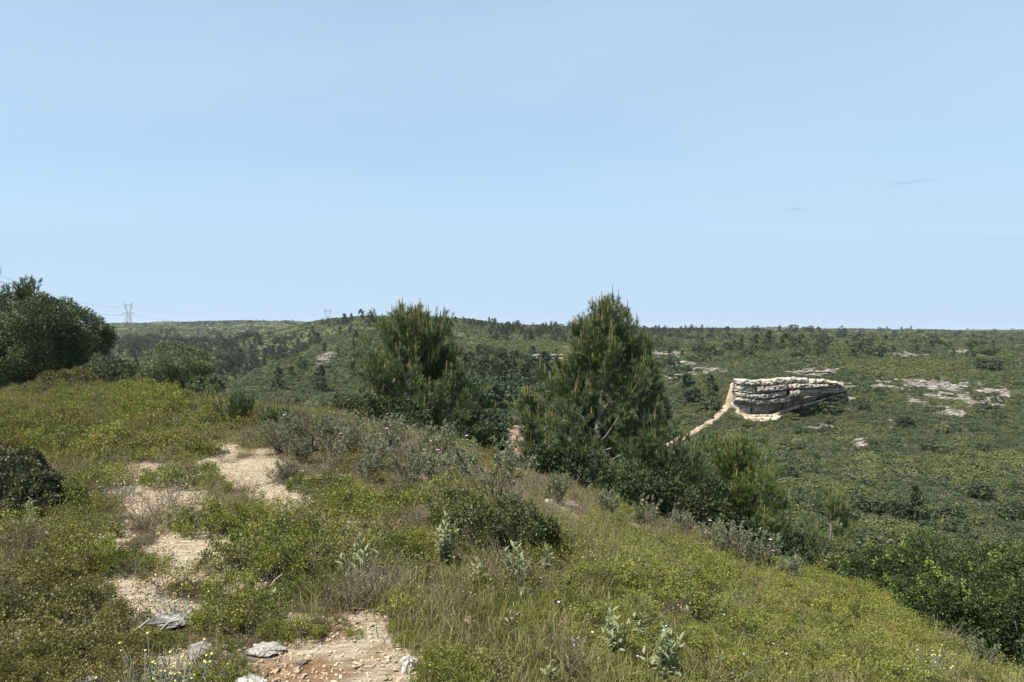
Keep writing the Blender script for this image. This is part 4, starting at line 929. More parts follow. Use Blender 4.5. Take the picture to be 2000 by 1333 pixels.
FARMARKS = [(627, 760, "lone spur pine"), (610, 660, "crest pair"), (706, 625, "tallest skyline pine"), (251, 640, "tall pylon"), (455, 660, "small left outcrop"), (325, 655, "first grove"), (408, 660, "second grove"), (890, 632, "tiny pylon"), (951, 709, "slim slope pines"), (1070, 697, "gully ledge"), (1290, 695, "blocky outcrop"), (1341, 780, "large dark pine"),
            (1388, 770, "path-top pine"), (1502, 675, "tallest pine of the row"), (1602, 684, "looser pine group"), (1679, 690, "lone conical pine"), (1725, 694, "spreading plateau pine"), (1880, 688, "thin white ledge"), (1930, 720, "plateau-edge clump"), (1540, 780, "cliff"), (1890, 780, "bare rocky pavement"), (1788, 1000, "lone slope pine"), (1625, 790, "rock buttress"), (1610, 1000, "dome-topped pine"), (1740, 830, "small bare patch"), (1003, 830, "rounded track bush"), (543, 750, "left spur pine"), (350, 740, "small holm oak"), (1450, 900, "fresh green pine")]
def wood(n, x0, x1, y0, y1, h0, h1, label, group, kinds=('pine',), tilt=0, wide=1.0):
    for q in range(n):
        px = random.uniform(x0, x1); t = (px - x0) / (x1 - x0); py = random.uniform(y0, y1) + tilt * t
        mark = min(FARMARKS, key=lambda m: (m[0] - px) ** 2 + 9 * (m[1] - py) ** 2)[2]
        far_tree(px, py, 0, label + ", nearest the " + mark, group, random.choice(kinds), wide, random.uniform(h0, h1))
wood(70, 205, 480, 672, 735, 2.6, 4.6, "dark pine in the left valley wood", "pines in the left valley wood")
wood(46, 438, 560, 715, 748, 2.6, 4.2, "dark pine in the trough behind the spur", "pines behind the rounded spur", tilt=-48)
wood(14, 560, 640, 655, 690, 2.0, 3.4, "small pine on the spur's hidden side", "pines behind the spur crest", tilt=-25)
wood(16, 300, 350, 648, 664, 3, 5.5, "pine in the far left grove", "grove on the far left slope")
wood(14, 385, 430, 650, 668, 3, 5.5, "pine in the second left grove", "second grove under the left ridge")
wood(26, 885, 1075, 725, 772, 3.5, 6.0, "dark pine in the central gully", "pines in the central gully")
wood(12, 930, 1020, 765, 800, 3.0, 4.2, "deep green broadleaf tree in the gully", "broadleaf trees in the gully floor", ('deep',), wide=1.25)
wood(8, 880, 985, 815, 850, 1.4, 2.4, "dark oak bush around the earthy track", "oak bushes around the earthy track", ('oak',), wide=1.5)
wood(48, 915, 1110, 628, 640, 2.6, 4.6, "small pine in the central skyline band", "pines along the central skyline", tilt=6)
wood(40, 960, 1110, 640, 668, 3.0, 5, "small pine under the central skyline", "pines under the central skyline", tilt=4)
x, y = polar_samples(115, 700, .02); hl = hollow(x, y); k = (RNG.uniform(0, 1, len(x)) < smooth(.3, 2.2, hl) * .9) & visible(x, y, 3, .01) & ~on_path(x, y) & (bareness(x, y) < .2); u_ = 1000 + FPX * x / y; r_ = np.hypot(x, y); k &= ((u_ > 100) & (u_ < 600) & (r_ > 175) & (r_ < 420)) | ((u_ > 870) & (u_ < 1120) & (r_ < 260)) | (r_ > 380); x, y = x[k], y[k]; n = len(x); print('undergrowth', n)
h = RNG.uniform(1.2, 3.4, n) * (1 + np.hypot(x, y) / 1200)
scatter("valley_wood", FP[1:5] + RT, np.stack([x, y, ground(x, y)], -1), np.stack([h * RNG.uniform(.9, 1.5, n), h * RNG.uniform(.9, 1.5, n), h], -1), rand_rot(n, .03), "dark young woodland massed in the hollows between the hills", "trees", 14)
wood(55, 1235, 1440, 643, 652, 2.6, 4.8, "small pine in the band behind the tall pine", "pines right of the tall pine", tilt=1)
wood(30, 215, 700, 636, 735, 1.5, 3.2, "small pine dotted over the left hills", "pines dotted over the left hills")
wood(24, 240, 690, 628, 640, 2.2, 5.0, "small tree on the long left ridge", "trees on the long left ridge", ('pine', 'oak'), wide=1.2)
wood(110, 1250, 2000, 648, 700, 1.2, 2.8, "small dark tree dotted over the right plateau", "trees dotted over the right plateau", ('pine', 'oak', 'oak'), wide=1.4)
wood(40, 1420, 2000, 643, 651, 2.4, 5.5, "tiny tree on the right-hand horizon", "trees on the right-hand horizon", ('pine', 'oak'), wide=1.2)
wood(14, 1240, 1395, 700, 800, 1.0, 2.0, "dark bush on the slope left of the footpath", "bushes left of the footpath", ('oak',), wide=1.5)
wood(80, 1450, 2000, 765, 1090, .7, 1.5, "darker bush standing out of the scrub slope", "bushes in the scrub slope", ('oak', 'scrub'), wide=1.5)

plant_far_trees()
# ------------------------------------------------------------------ trees and bushes on the near hill
def at(px, d): 
    x = (px - 1000) / FPX * d; return np.array([x, d, float(ground(x, d))])
def zpix(py, d): return EYE[2] + (HORIZON - py) / FPX * d
def near_pine(px, d, top, wpx, seed, label, lift=42, **kw):
    p = at(px, d); H = zpix(top + lift, d) - p[2]; W = wpx / FPX * d / 2
    return thing("pine_tree", pine(seed, H, W, **kw), p, 0, 1, label, "tree", "young pines on the brink")
near_pine(800, 17, 602, 335, 21, "broad young pine with tan candles, left of the two big ones", n_whorl=16, curve=.85, candles=.6, dens=1.0)
near_pine(893, 18, 655, 200, 22, "shorter pine crowded against the broad young pine", n_whorl=10, curve=.6, candles=.5)
near_pine(1172, 14, 592, 330, 23, "tallest young pine, with two side leaders and dark skirt", lift=18, n_whorl=17, curve=1.0, candles=.5, dens=1.1)
near_pine(1112, 14.2, 612, 110, 24, "slim pine leader growing against the tallest pine", n_whorl=13, curve=.6, candles=.4)
near_pine(1242, 14.6, 632, 110, 25, "slim pine against the right flank of the tallest pine", n_whorl=12, curve=.6, candles=.35)
near_pine(1050, 15.5, 742, 76, 26, "small pine with orange candles beside the earthy track view", n_whorl=9, curve=.6, candles=.8)
near_pine(1290, 13.5, 880, 260, 27, "low spreading pine at the right foot of the tallest pine", n_whorl=7, curve=.4, candles=.15)
near_pine(1452, 14, 880, 250, 28, "fresh green young pine right of the brink", lift=25, n_whorl=12, curve=.65, candles=.3, dens=1.25, mat='needle_fresh')
near_pine(1520, 17, 930, 90, 29, "narrow dark pine behind the fresh green one", n_whorl=8, curve=.7, candles=.1)
near_pine(1612, 18, 968, 125, 30, "small dome-topped pine above the dark thicket", lift=20, mat='needle_fresh', n_whorl=8, curve=.45, candles=.3)
near_pine(560, 24, 755, 90, 31, "low pale pine behind the upright bush", n_whorl=7, curve=.5, candles=.4)
near_pine(36, 27, 548, 125, 32, "dark pine crown rising behind the big holm oak", n_whorl=14, curve=.30, candles=0, dens=1.7, per=54)
near_pine(385, 42, 695, 55, 33, "slim pine with pale candles behind the small holm oak", n_whorl=9, curve=.6, candles=.8)
near_pine(235, 30, 728, 90, 34, "yellowish pine between the two holm oaks", n_whorl=7, curve=.4, candles=.3)
p = at(50, 20); H = zpix(598, 20) - p[2]
thing("holm_oak", crown_oak(51, M['oak'], 1.8, H - .1, .1, 90000, .058, 300, rmin=.06, rmax=.13, sprouts=80), p, .4, 1, "big dense holm oak at the left with grey-green crown", "tree")
p = at(350, 20); H = zpix(688, 20) - p[2]
thing("holm_oak", crown_oak(52, M['oak_pale'], .80, H, .08, 26000, .044, 130, sprouts=60), p, 1.2, 1, "small rounded holm oak with pale leaf tips on the hill's lip", "tree")
p = at(398, 19); thing("holm_oak", crown_oak(53, M['oak_pale'], .42, .62, .02, 5200, .052, 44), p, 1.9, 1, "low bush tucked against the small rounded holm oak", "shrub")
p = at(215, 18.5); thing("oak_bush", crown_oak(54, M['oak'], .62, .55, .0, 6000, .055, 50), p, .2, 1, "dark bush at the right foot of the big holm oak", "shrub")
p = at(130, 17.5); thing("oak_bush", crown_oak(55, M['kermes_olive'], .5, .42, .0, 6500, .042, 44), p, .9, 1, "olive bush under the big holm oak's crown", "shrub")
for px, d, w, top, sd_, lab in ((1745, 10.2, .62, 1100, 61, "leafy oak bush with yellow-green tips, left lobe of the thicket"), (1905, 9.8, .95, 1085, 62, "largest leafy oak bush of the right-hand thicket"), (1840, 8.8, .52, 1150, 63, "low leafy oak bush in front of the right-hand thicket"), (2030, 8.6, .85, 1110, 64, "leafy oak bush at the outer end of the thicket")):
    p = at(px, d); H = max(.7, zpix(top, d) - p[2])
    thing("oak_bush", crown_oak(sd_, M['oak_young'], w, H, .0, int(24000 * w / .6), .036, int(120 * w / .6), sprouts=int(70 * w)), p, sd_, 1, lab, "shrub", "leafy oak thicket")
for k, (px, py, w, h, lab) in enumerate(((8, 1005, .25, .50, "dark dense bush with browned top at the rim of the stony ground"), (62, 1012, .20, .36, "dark ragged bush leaning against the browned one"), (55, 965, .20, .40, "brown-tipped bush behind the dark dense one"), (118, 985, .15, .24, "low dark bush trailing from the browned bushes onto stones"))):
    thing("oak_bush", crown_oak(265 + k, M['dusk'], w, h, .0, int(36000 * w), .026, int(300 * w), rmin=.08, rmax=.24), hit(px, py), .3 + k, 1, lab, "shrub", "dark browned bushes")
for k, (px, py, w, h, lab) in enumerate(((930, 1070, .22, .34, "dark green bush at the foot of the bare-stemmed rockrose"), (990, 1080, .24, .36, "fuller dark green bush against the bare-stemmed rockrose"), (1045, 1072, .17, .22, "low dark green bush trailing off towards the slope"), (890, 1040, .2, .3, "dark bush between the rockrose band and the tall thin sage"))):
    thing("oak_bush", crown_oak(365 + k, M['scrub_far'], w, h, .0, int(30000 * w), .022, int(260 * w), rmin=.08, rmax=.25, sprouts=14), hit(px, py), .3 + k, 1, lab, "shrub", "dark bushes under the bare-stemmed rockrose")
p = at(1600, 19); thing("thicket_bush", crown_oak(67, M['oak_far'], .9, 1.2, .0, 9000, .065, 70), p, 1.3, 1, "dark thicket under the dome-topped pine", "shrub")
for k, (px, d, w, h) in enumerate(((1340, 13, .8, .9), (1230, 12.6, .6, .7), (1085, 13.0, .5, .5), (1530, 14, .6, .7), (930, 13.5, .5, .4), (760, 15.5, .7, .7), (690, 15, .6, .5), (1420, 13, .5, .6), (1560, 12.2, .5, .55), (1620, 12, .55, .6), (1680, 11.5, .5, .6), (1585, 11.4, .35, .35), (1655, 10.9, .4, .4), (1490, 12.5, .4, .4), (1720, 10.9, .4, .45))):
    thing("oak_bush", crown_oak(70 + k, M['oak_far'] if k % 3 else M['scrub_far'], w, h, .0, 6500, .06, 55), at(px, d), k, 1, "dark bush in the belt along the brink below the young pines", "shrub", "bushes along the brink")

def juniper(seed, H, W):
    rng = np.random.default_rng(seed); mb = MB(); st = MB(); n = 70
    A = np.stack([rng.normal(0, W * .25, n), rng.normal(0, W * .25, n), np.zeros(n) - .03], -1)
    B = A * [2.0, 2.0, 1] + np.stack([rng.normal(0, W * .2, n), rng.normal(0, W * .2, n), H * rng.uniform(.5, 1.05, n)], -1); beams(st, A, B, .006)
    m = 170; ii = np.repeat(np.arange(n), m); f = rng.uniform(.12, 1, len(ii)); P = A[ii] + (B - A)[ii] * f[:, None]
    needles(mb, P, unit(B - A)[ii] * .8 + unit(rng.normal(size=(len(ii), 3))) * .6, rng.uniform(.03, .07, len(ii)), .008, np.clip(rng.uniform(0, .5, n)[ii] + rng.uniform(0, .4, len(ii)), 0, 1), rng)
    return [("stems", st.mesh("upright_stems", M['twig'])), ("foliage", mb.mesh("upright_foliage", M['needle']))]
thing("upright_shrub", juniper(81, .62, .27), hit(465, 842), 0, 1, "dark upright needle-leaved bush at the end of the stony path", "shrub")
thing("upright_shrub", juniper(82, .4, .22), hit(540, 845), 0, 1, "small upright bush beside the first grey rockroses", "shrub")

LANDMARKS = [(395, 1285, "rounded grey boulder"), (800, 1310, "small white rock"), (485, 1345, "cream flat-topped rock"), (330, 1222, "flat grey slab"), (520, 1275, "long thin grey rock"), (45, 1012, "dark bush of the stony ground"), (962, 1078, "tall bare-stemmed rockrose"),
             (1300, 1345, "largest sage"), (1196, 1292, "pink-leaved sage"), (1003, 1155, "many-stemmed sage"), (870, 1100, "tall thin sage"), (705, 1140, "bushy sage"), (465, 842, "upright needle-leaved bush"), (70, 765, "big holm oak"), (350, 770, "small holm oak"), (215, 785, "dark bush at the oak's foot"), (398, 790, "low bush by the small oak"),
             (618, 960, "path-edge everlasting"), (242, 968, "greyish everlasting"), (1582, 1205, "cream everlasting"), (1812, 1318, "large silver everlasting"), (1172, 990, "tallest young pine"), (1290, 1030, "low spreading pine"), (1452, 1085, "fresh green pine"), (1745, 1190, "left lobe of the oak thicket"), (1840, 1280, "low oak bush of the thicket"),
             (1255, 1265, "single-spike sage"), (1067, 1135, "sage spike"), (60, 1030, "young sage"), (1072, 1352, "sage with a pinkish bud"), (165, 1345, "lower left grey rock"), (300, 1345, "yellow-headed everlasting"), (1345, 1215, "little sage tip"), (1420, 1095, "hill-edge rockroses")]
def near_mark(px, py): return "nearest the " + min(LANDMARKS, key=lambda m: (m[0] - px) ** 2 + 4 * (m[1] - py) ** 2)[2]
# rockrose band
CI = [cistus(90 + k, H, ns, fl, br) for k, (H, ns, fl, br) in enumerate([(.55, 26, 1, .4), (.6, 30, 0, .35), (.5, 24, 2, .3), (.75, 22, 0, .6), (.45, 26, 0, .25)])]
for px, py, s, v in ((545, 885, 1, 0), (590, 905, .9, 4), (610, 880, 1.1, 1), (655, 905, 1.0, 2), (690, 885, 1.1, 1), (735, 915, 1.0, 0), (770, 890, 1.1, 1), (820, 920, 1.0, 2), (860, 900, 1.1, 1), (905, 930, 1.0, 0), (720, 945, .9, 4),
                     (800, 955, .9, 1), (880, 965, 1.0, 0), (520, 860, .8, 4), (575, 860, .9, 2), (640, 860, .9, 4), (845, 945, .9, 2), (760, 870, .9, 0), (560, 945, .7, 4)):
    p = hit(px, py); thing("rockrose", CI[v], p, random.uniform(0, 6.28), s * .74, "grey-leaved rockrose of the path band, " + near_mark(px, py), "shrub", "rockroses along the path")
thing("rockrose", CI[3], hit(965, 1010), 1.0, .95, "tall bare-stemmed rockrose rising from the dark green bush", "shrub", "rockroses along the path")
for px, py, s, v in ((1185, 1015, .8, 4), (1260, 1035, .8, 2), (1330, 1050, .8, 4), (1420, 1095, .9, 4), (1450, 1110, .9, 1), (1490, 1115, .8, 2), (1390, 1075, .7, 0), (1545, 1140, .7, 4), (1880, 1270, .7, 4), (1960, 1290, .8, 1), (1920, 1310, .6, 4), (330, 855, .6, 4), (410, 850, .6, 4), (1090, 985, .8, 4)):
    thing("rockrose", CI[v], hit(px, py), random.uniform(0, 6.28), s, "small grey rockrose on the hill edge, " + near_mark(px, py), "shrub", "rockroses along the hill edge")

# woolly sage-like plants, every leaf of the near ones a piece of its own
BL = [leaf_blade(.075, .026, k) for k in range(3)]
def sage(px, py, hpx, stems, label, seed, spread=.45, group="woolly grey sage plants"):
    p = hit(px, py); rng = np.random.default_rng(seed); H = hpx / FPX * p[1]
    root = link("sage_plant", None); root.location = p; tag(root, label, "plant", group); st = MB(); cnt = 0
    for k in range(stems):
        az = rng.uniform(0, 6.283); q = spread * H * rng.uniform(.2, 1) if k else 0; hh = H * (rng.uniform(.55, .9) if k else 1)
        a = np.array([rng.normal(0, .012), rng.normal(0, .012), -.03]); b = np.array([math.cos(az) * q, math.sin(az) * q, hh * .93])
        tube(st, [a, (a + b) * .5 + [0, 0, .02], b], [.004, .0035, .002], 4)
        npair = max(4, int(hh / .028)); tw = rng.uniform(0, 3)
        for i in range(npair):
            f = .16 + .84 * i / (npair - 1)
            for sgn in (0, math.pi):
                if cnt > 280: break
                o = link("leaf", BL[int(rng.integers(0, 3))], root); cnt += 1
                o.location = a + (b - a) * f; ls = 1.2 * (1.15 - .5 * f) * rng.uniform(.75, 1.15) * min(1.15, .55 + H * 1.2); o.scale = (ls, ls, ls)
                o.rotation_euler = (rng.normal(0, .25), -(.15 + .75 * f) + rng.normal(0, .18), tw + i * 1.57 + sgn + rng.normal(0, .2))
    link("stems", st.mesh("sage_stems", M['sage']), root)
for k, (px, py, h, st, lab, sp) in enumerate((
        (1300, 1345, 120, 11, "largest woolly sage plant with broad grey-green leaves", .42), (1196, 1292, 105, 9, "woolly sage with dried pink lower leaves beside the largest one", .4), (1255, 1265, 62, 3, "single-spike sage between the two large sage plants", .2),
        (1003, 1155, 92, 9, "many-stemmed woolly sage in the tan grass", .45), (870, 1100, 95, 6, "tall thin sage in front of the dark bush", .25), (705, 1140, 92, 8, "bushy woolly sage at the edge of the tan grass", .5),
        (1067, 1135, 70, 4, "sage spike right of the many-stemmed one", .25), (930, 1150, 55, 5, "low sage rosette beside a patch of pale stones", .6), (1000, 1238, 52, 3, "small sage spike deep in the grass", .25), (1072, 1352, 60, 6, "sage tip with a pinkish bud at the lower margin of the grass", .35),
        (60, 1030, 55, 4, "young sage in front of the dark left bush", .3), (105, 1010, 45, 4, "young sage under the dark left bush", .4), (535, 1195, 38, 2, "small sage growing on the gravel", .3), (1020, 1195, 45, 3, "short leafy sage in the middle of the grass", .4),
        (1345, 1215, 36, 2, "little sage tip in the yellow-green slope", .2), (690, 1150, 40, 4, "low sage leaning out of the bushy one", .8), (1110, 1330, 40, 2, "pale sage shoot near the lower grass", .2))):
    sage(px, py, h, st, lab, 120 + k, sp)

# everlasting: silver tuft with yellow button heads
def everlasting(seed, n=26, H=.22, W=.16):
    rng = np.random.default_rng(seed); st = MB(); hd = MB(); fo = MB()
    A = np.stack([rng.normal(0, W * .35, n), rng.normal(0, W * .35, n), np.full(n, -.02)], -1); B = A * [1.8, 1.8, 1] + np.stack([rng.normal(0, .02, n), rng.normal(0, .02, n), H * rng.uniform(.6, 1.05, n)], -1)
    beams(st, A, B, .0028)
    m = 16; ii = np.repeat(np.arange(n), m); f = rng.uniform(0, .7, len(ii)); P = A[ii] + (B - A)[ii] * f[:, None]; needles(fo, P, unit(B - A)[ii] * .6 + unit(rng.normal(size=(len(ii), 3))), .03, .004, rng.uniform(0, 1, len(ii)), rng)
    for b in B[:int(n * .7)]:
        r = rng.uniform(.004, .007); tube(hd, [b + [0, 0, -r * .5], b, b + [0, 0, r * .8], b + [0, 0, r * 1.1]], [r * .5, r, r * .8, .001], 6)
    return [("stems", st.mesh("everlasting_stems", M['helichrysum'])), ("foliage", fo.mesh("everlasting_leaves", M['helichrysum'])), ("flower_heads", hd.mesh("everlasting_heads", M['yellow']), "stuff")]
EV = [everlasting(140 + k, 24, .15, .14) for k in range(3)]
for k, (px, py, s, lab) in enumerate(((300, 1345, 1.2, "yellow-headed everlasting among stones by the lower left scrub"), (355, 1345, 1.0, "everlasting with pale heads next to the low rock"), (618, 960, 1.3, "yellow everlasting below the rockroses at the path's edge"), (242, 968, 1.2, "greyish everlasting tuft on the upper stony patch"),
        (1582, 1205, 1.0, "everlasting with cream heads on the right slope"), (1812, 1318, 1.2, "large silver everlasting near the oak thicket"), (345, 1205, .9, "silver tuft behind the flat grey slab"), (1840, 1300, .9, "everlasting beside the large silver one"), (640, 985, .8, "small everlasting at the end of the pale path"))):
    thing("everlasting", EV[k % 3], hit(px, py), k, s, lab, "plant", "everlasting tufts")

# boulders and slabs
for k, (px, py, wpx, fl, lab) in enumerate(((395, 1285, 52, .6, "rounded grey boulder half hidden by scrub"), (800, 1310, 36, .95, "small white rock at the gravel's right margin"), (485, 1348, 60, .45, "cream flat-topped rock at the gravel's left margin"), (330, 1222, 85, .25, "flat grey lichened slab on the stony ground"),
        (520, 1275, 60, .3, "long thin grey rock along the gravel's upper side"), (165, 1345, 60, .5, "grey rock under the lower left scrub"), (590, 1298, 16, .6, "fist-sized grey stone lying on the gravel"), (816, 1322, 18, .6, "reddish stone behind the small white rock"), (505, 1172, 26, .5, "white stone in the yellow-green scrub"),
        (1215, 1075, 12, .6, "white stone in the scrub of the right slope"), (440, 1268, 12, .7, "tiny white stone in front of the rounded boulder"), (487, 862, 14, .7, "reddish stone at the end of the path"), (1070, 985, 22, .5, "pale stones on the brink below the tallest pine"))):
    p = hit(px, py); w = 1.25 * wpx / FPX * p[1]; me = rock_mesh(500 + k, M['stone'] if k in (7, 11) else M['whitestone'] if k in (1, 2, 8, 9, 10, 12) else M['greystone'], 4, fl)
    thing("rock", [("rock", me)], p + [0, 0, w * fl * .22], random.uniform(-.4, .4), w, lab, "rock")
for k in range(60):                                                       # loose stones one can pick out on the gravel
    px = random.uniform(480, 800); py = random.uniform(1215, 1335); p = hit(px, py)
    if bareness(p[0:1], p[1:2])[0] < .3: continue
    if k < 5: LS = [rock_mesh(540 + q, M['stone'], 2, .5, .3, 'loose_stone', (.18, .38)) for q in range(5)] if k == 0 else LS
    w = random.uniform(.018, .05); thing("loose_stone", [("stone", LS[k % 5])], p + [0, 0, w * .12], random.uniform(0, 6), w, ("larger" if w > .034 else "smaller") + " loose stone on the orange gravel, " + near_mark(px, py), "stone", "loose stones on the gravel")

# individual scrub clumps
SA = [scrub_mesh(160 + k, M['kermes'], 2400, .0165, h, 36, 44) for k, h in enumerate((.75, .9, .7, .85))]
SB = [scrub_mesh(170 + k, M['kermes_olive'], 2300, .0155, h, 40, 44) for k, h in enumerate((.7, .85, .75, .8))]
CLUMPS = []
def clump(px, py, wpx, hpx, fam, label, group):
    p = hit(px, py)
    if p is None or p[1] > 30: return
    q = project(p); mark = min(LANDMARKS, key=lambda m: (m[0] - q[0]) ** 2 + 4 * (m[1] - q[1]) ** 2)[2]
    W = wpx / FPX * p[1] / .46; H = hpx / FPX * p[1] / .26
    CLUMPS.append((wpx * hpx, fam, random.randrange(4), p - [0, 0, .01], random.uniform(0, 6.28), (W, W * random.uniform(.8, 1.1), min(H, W * 1.3)), label + " nearest the " + mark, group))
def plant_clumps():
    left = []
    for k, (size, fam, v, p, rz, sc, label, group) in enumerate(sorted(CLUMPS, key=lambda q: -q[0])):
        if k < 290: thing("scrub_clump", [("foliage", fam[v][0]), ("stems", fam[v][1])], p, rz, sc, label, "shrub", group)
        else: left.append((p, rz, sc))
    if left: scatter("low_scrub", [f[0] for f in SA + SB], np.array([q[0] for q in left]), np.array([q[2] for q in left]), np.array([(0, 0, q[1]) for q in left]), "smaller scrub cushions filling in between the bigger clumps", "scrub", 13)
LA = "bright yellow-green prickly oak clump by the path,"; GA = "yellow-green clumps around the path"
for a in ((370, 950, 120, 60), (420, 960, 70, 40), (180, 1110, 120, 80), (130, 1080, 90, 60), (240, 1120, 90, 60), (180, 1050, 110, 45), (470, 1110, 130, 85), (550, 1130, 120, 85), (610, 1090, 120, 80), (640, 1060, 100, 70), (560, 1060, 110, 60), (450, 1180, 110, 90), (420, 1230, 100, 75), (500, 1225, 100, 75), (540, 1250, 70, 55),
          (440, 1300, 80, 60), (420, 1345, 90, 60), (465, 1335, 70, 60), (590, 1252, 80, 50), (620, 1240, 50, 40), (660, 1228, 45, 45), (690, 1245, 40, 28), (330, 1270, 70, 50), (300, 1115, 70, 40), (780, 1095, 90, 60), (820, 1085, 90, 55), (740, 1070, 80, 45), (870, 1325, 110, 80), (910, 1345, 100, 70), (840, 1345, 80, 60), (780, 1235, 50, 55),
          (790, 1260, 50, 45), (700, 1100, 70, 40), (640, 1130, 80, 45), (580, 1170, 90, 50), (400, 1120, 70, 40), (350, 1160, 60, 32), (520, 1180, 90, 45), (640, 1150, 70, 36), (270, 1260, 70, 45)): clump(*a, SA, LA, GA)
LB = "dark green prickly oak clump on stones,"; GB = "darker clumps on the stony ground"
for a in ((400, 1040, 110, 62), (460, 1040, 100, 70), (500, 1025, 80, 60), (360, 1030, 70, 40), (310, 945, 90, 45), (230, 905, 100, 40), (150, 1000, 110, 60), (200, 1000, 70, 40), (120, 960, 90, 50), (760, 1010, 110, 70), (830, 1010, 120, 75), (900, 1040, 110, 80), (690, 990, 100, 60), (640, 970, 100, 60), (1050, 1070, 110, 80), (1010, 1100, 80, 45), (930, 1000, 90, 70), (860, 985, 90, 60), (590, 960, 70, 45), (720, 1010, 80, 50)): clump(*a, SA, LB, GB)
LC = "rust tinged olive scrub clump,"; GC = "olive clumps in the lower left"
for q in range(46):
    px = random.uniform(-60, 270); py = random.uniform(1120, 1370)
    if px > 200 and py < 1220: continue
    clump(px, py, random.uniform(80, 130), random.uniform(50, 85), SB, LC, GC)
LD = "olive yellow scrub clump below the oaks,"; GD = "clumps below the holm oaks"
for q in range(150):
    px = random.uniform(-40, 520); py = 765 + 130 * random.random() ** .8
    if px > 380 and py > 850: continue
    clump(px, py, random.uniform(50, 90) * (py - 600) / 220, random.uniform(28, 48) * (py - 600) / 220, SB if random.random() < .6 else SA, LD, GD)
LE = "low scrub clump on the grassy slope,"; GE = "clumps on the right slope"
for q in range(330):
    px = random.uniform(1000, 1820); t = (px - 1000) / 820; py = random.uniform(985 + 215 * t, 1345)
    if fbm(np.array([px / 120.]), np.array([py / 60.]), 5)[0] < .42: continue
    clump(px, py, random.uniform(55, 105), random.uniform(26, 46), SA if random.random() < .7 else SB, LE, GE)

plant_clumps()
# ------------------------------------------------------------------ small growth nobody could count
ZONES = {   # picture ellipses of the near hill with a weight: where each kind of ground growth thrives
 'scrub': [(560, 1100, 220, 110, .8), (1200, 1150, 350, 140, .95), (1550, 1220, 300, 130, 1.0), (150, 860, 420, 70, 1.0), (800, 1040, 250, 80, .6), (870, 1290, 90, 60, .6)],
 'olive': [(80, 1230, 220, 150, 1.1), (60, 1060, 150, 60, 1.0), (200, 830, 450, 70, .9), (1300, 1050, 350, 70, .45), (1650, 1260, 300, 120, .35), (700, 990, 260, 60, .7), (100, 980, 160, 70, .7)],
 'grass': [(930, 1220, 260, 110, 1.3), (1250, 1310, 330, 50, .9), (780, 1180, 130, 60, .9), (1200, 1080, 250, 70, .5), (1100, 1000, 120, 50, .6), (1600, 1300, 300, 80, .55), (330, 1020, 100, 40, .25), (1500, 1150, 200, 70, .4)],
 'dry': [(330, 1010, 90, 50, .8), (720, 1200, 110, 60, .9), (880, 1200, 160, 60, .6), (480, 850, 160, 25, .9), (900, 1000, 200, 60, .6), (540, 960, 120, 40, .35), (1300, 1100, 400, 160, .12), (250, 960, 120, 40, .4)],
}
def zone(px, py, k, base): 
    t = np.full(px.shape, base); px = np.clip(px, -60, 1800); py = np.minimum(py, 1310)   # the cover goes on outside the view
    for cx, cy, rx, ry, s in ZONES[k]: t = np.maximum(t, s * np.exp(-((px - cx) / rx) ** 2 - ((py - cy) / ry) ** 2))
    return t
def near_samples(dens, r1=27): 
    x, y = polar_samples(.9, r1, dens, 58); z = ground(x, y); px, py = project(np.stack([x, y, z], -1)); k = visible(x, y, .5, .10); return x[k], y[k], z[k], px[k], py[k]
TU = [joined_scrub(180 + k, M['kermes']) for k in range(5)]; TO = [joined_scrub(190 + k, M['kermes_olive'], leaf=.016) for k in range(5)]
def grass_mesh(seed, mat, n=46, H=.26, w=.0042, spread=.07):
    rng = np.random.default_rng(seed); mb = MB(); P = np.stack([rng.normal(0, spread, n), rng.normal(0, spread, n), np.full(n, -.01)], -1)
    L = H * rng.uniform(.45, 1.1, n); D = unit(np.stack([rng.normal(0, .33, n), rng.normal(0, .33, n), np.ones(n)], -1)); S = unit(np.cross(D, rng.normal(size=(n, 3))))
    mid = P + D * (L * .6)[:, None]; tip = mid + unit(D + np.stack([rng.normal(0, .5, n), rng.normal(0, .5, n), rng.normal(-.15, .3, n)], -1)) * (L * .45)[:, None]
    V = np.stack([P - S * w / 2, P + S * w / 2, mid + S * w * .4, mid - S * w * .4, tip], 1); lv = np.repeat(rng.uniform(0, 1, n), 5)
    mb.add(V.reshape(-1, 3), np.arange(n)[:, None] * 5 + np.array([[0, 1, 2, 3]]), lv)
    mb.T.append(np.arange(n)[:, None] * 5 + np.array([[3, 2, 4]])); mb.TM.append(np.zeros(n)); return mb.mesh("grass_tuft", mat)
GR = [grass_mesh(600 + k, M['grass'], 54, .17, .004, .06) for k in range(5)]
def dry_mesh(seed):
    rng = np.random.default_rng(seed); mb = MB(); n = 40; A = np.stack([rng.normal(0, .04, n), rng.normal(0, .04, n), np.full(n, -.01)], -1)
    B = A + np.stack([rng.normal(0, .09, n), rng.normal(0, .09, n), rng.uniform(.05, .20, n)], -1); beams(mb, A, B, .0016, np.repeat(rng.uniform(0, 1, n), 6))
    C = B + rng.normal(0, .04, (n, 3)); beams(mb, (A + B) * .5, C, .0012, np.repeat(rng.uniform(0, 1, n), 6))
    leaves(mb, B, rng.normal(size=(n, 3)), .014, .007, rng.uniform(0, 1, n), rng); return mb.mesh("dry_tuft", M['dry'])
DR = [dry_mesh(620 + k) for k in range(4)]
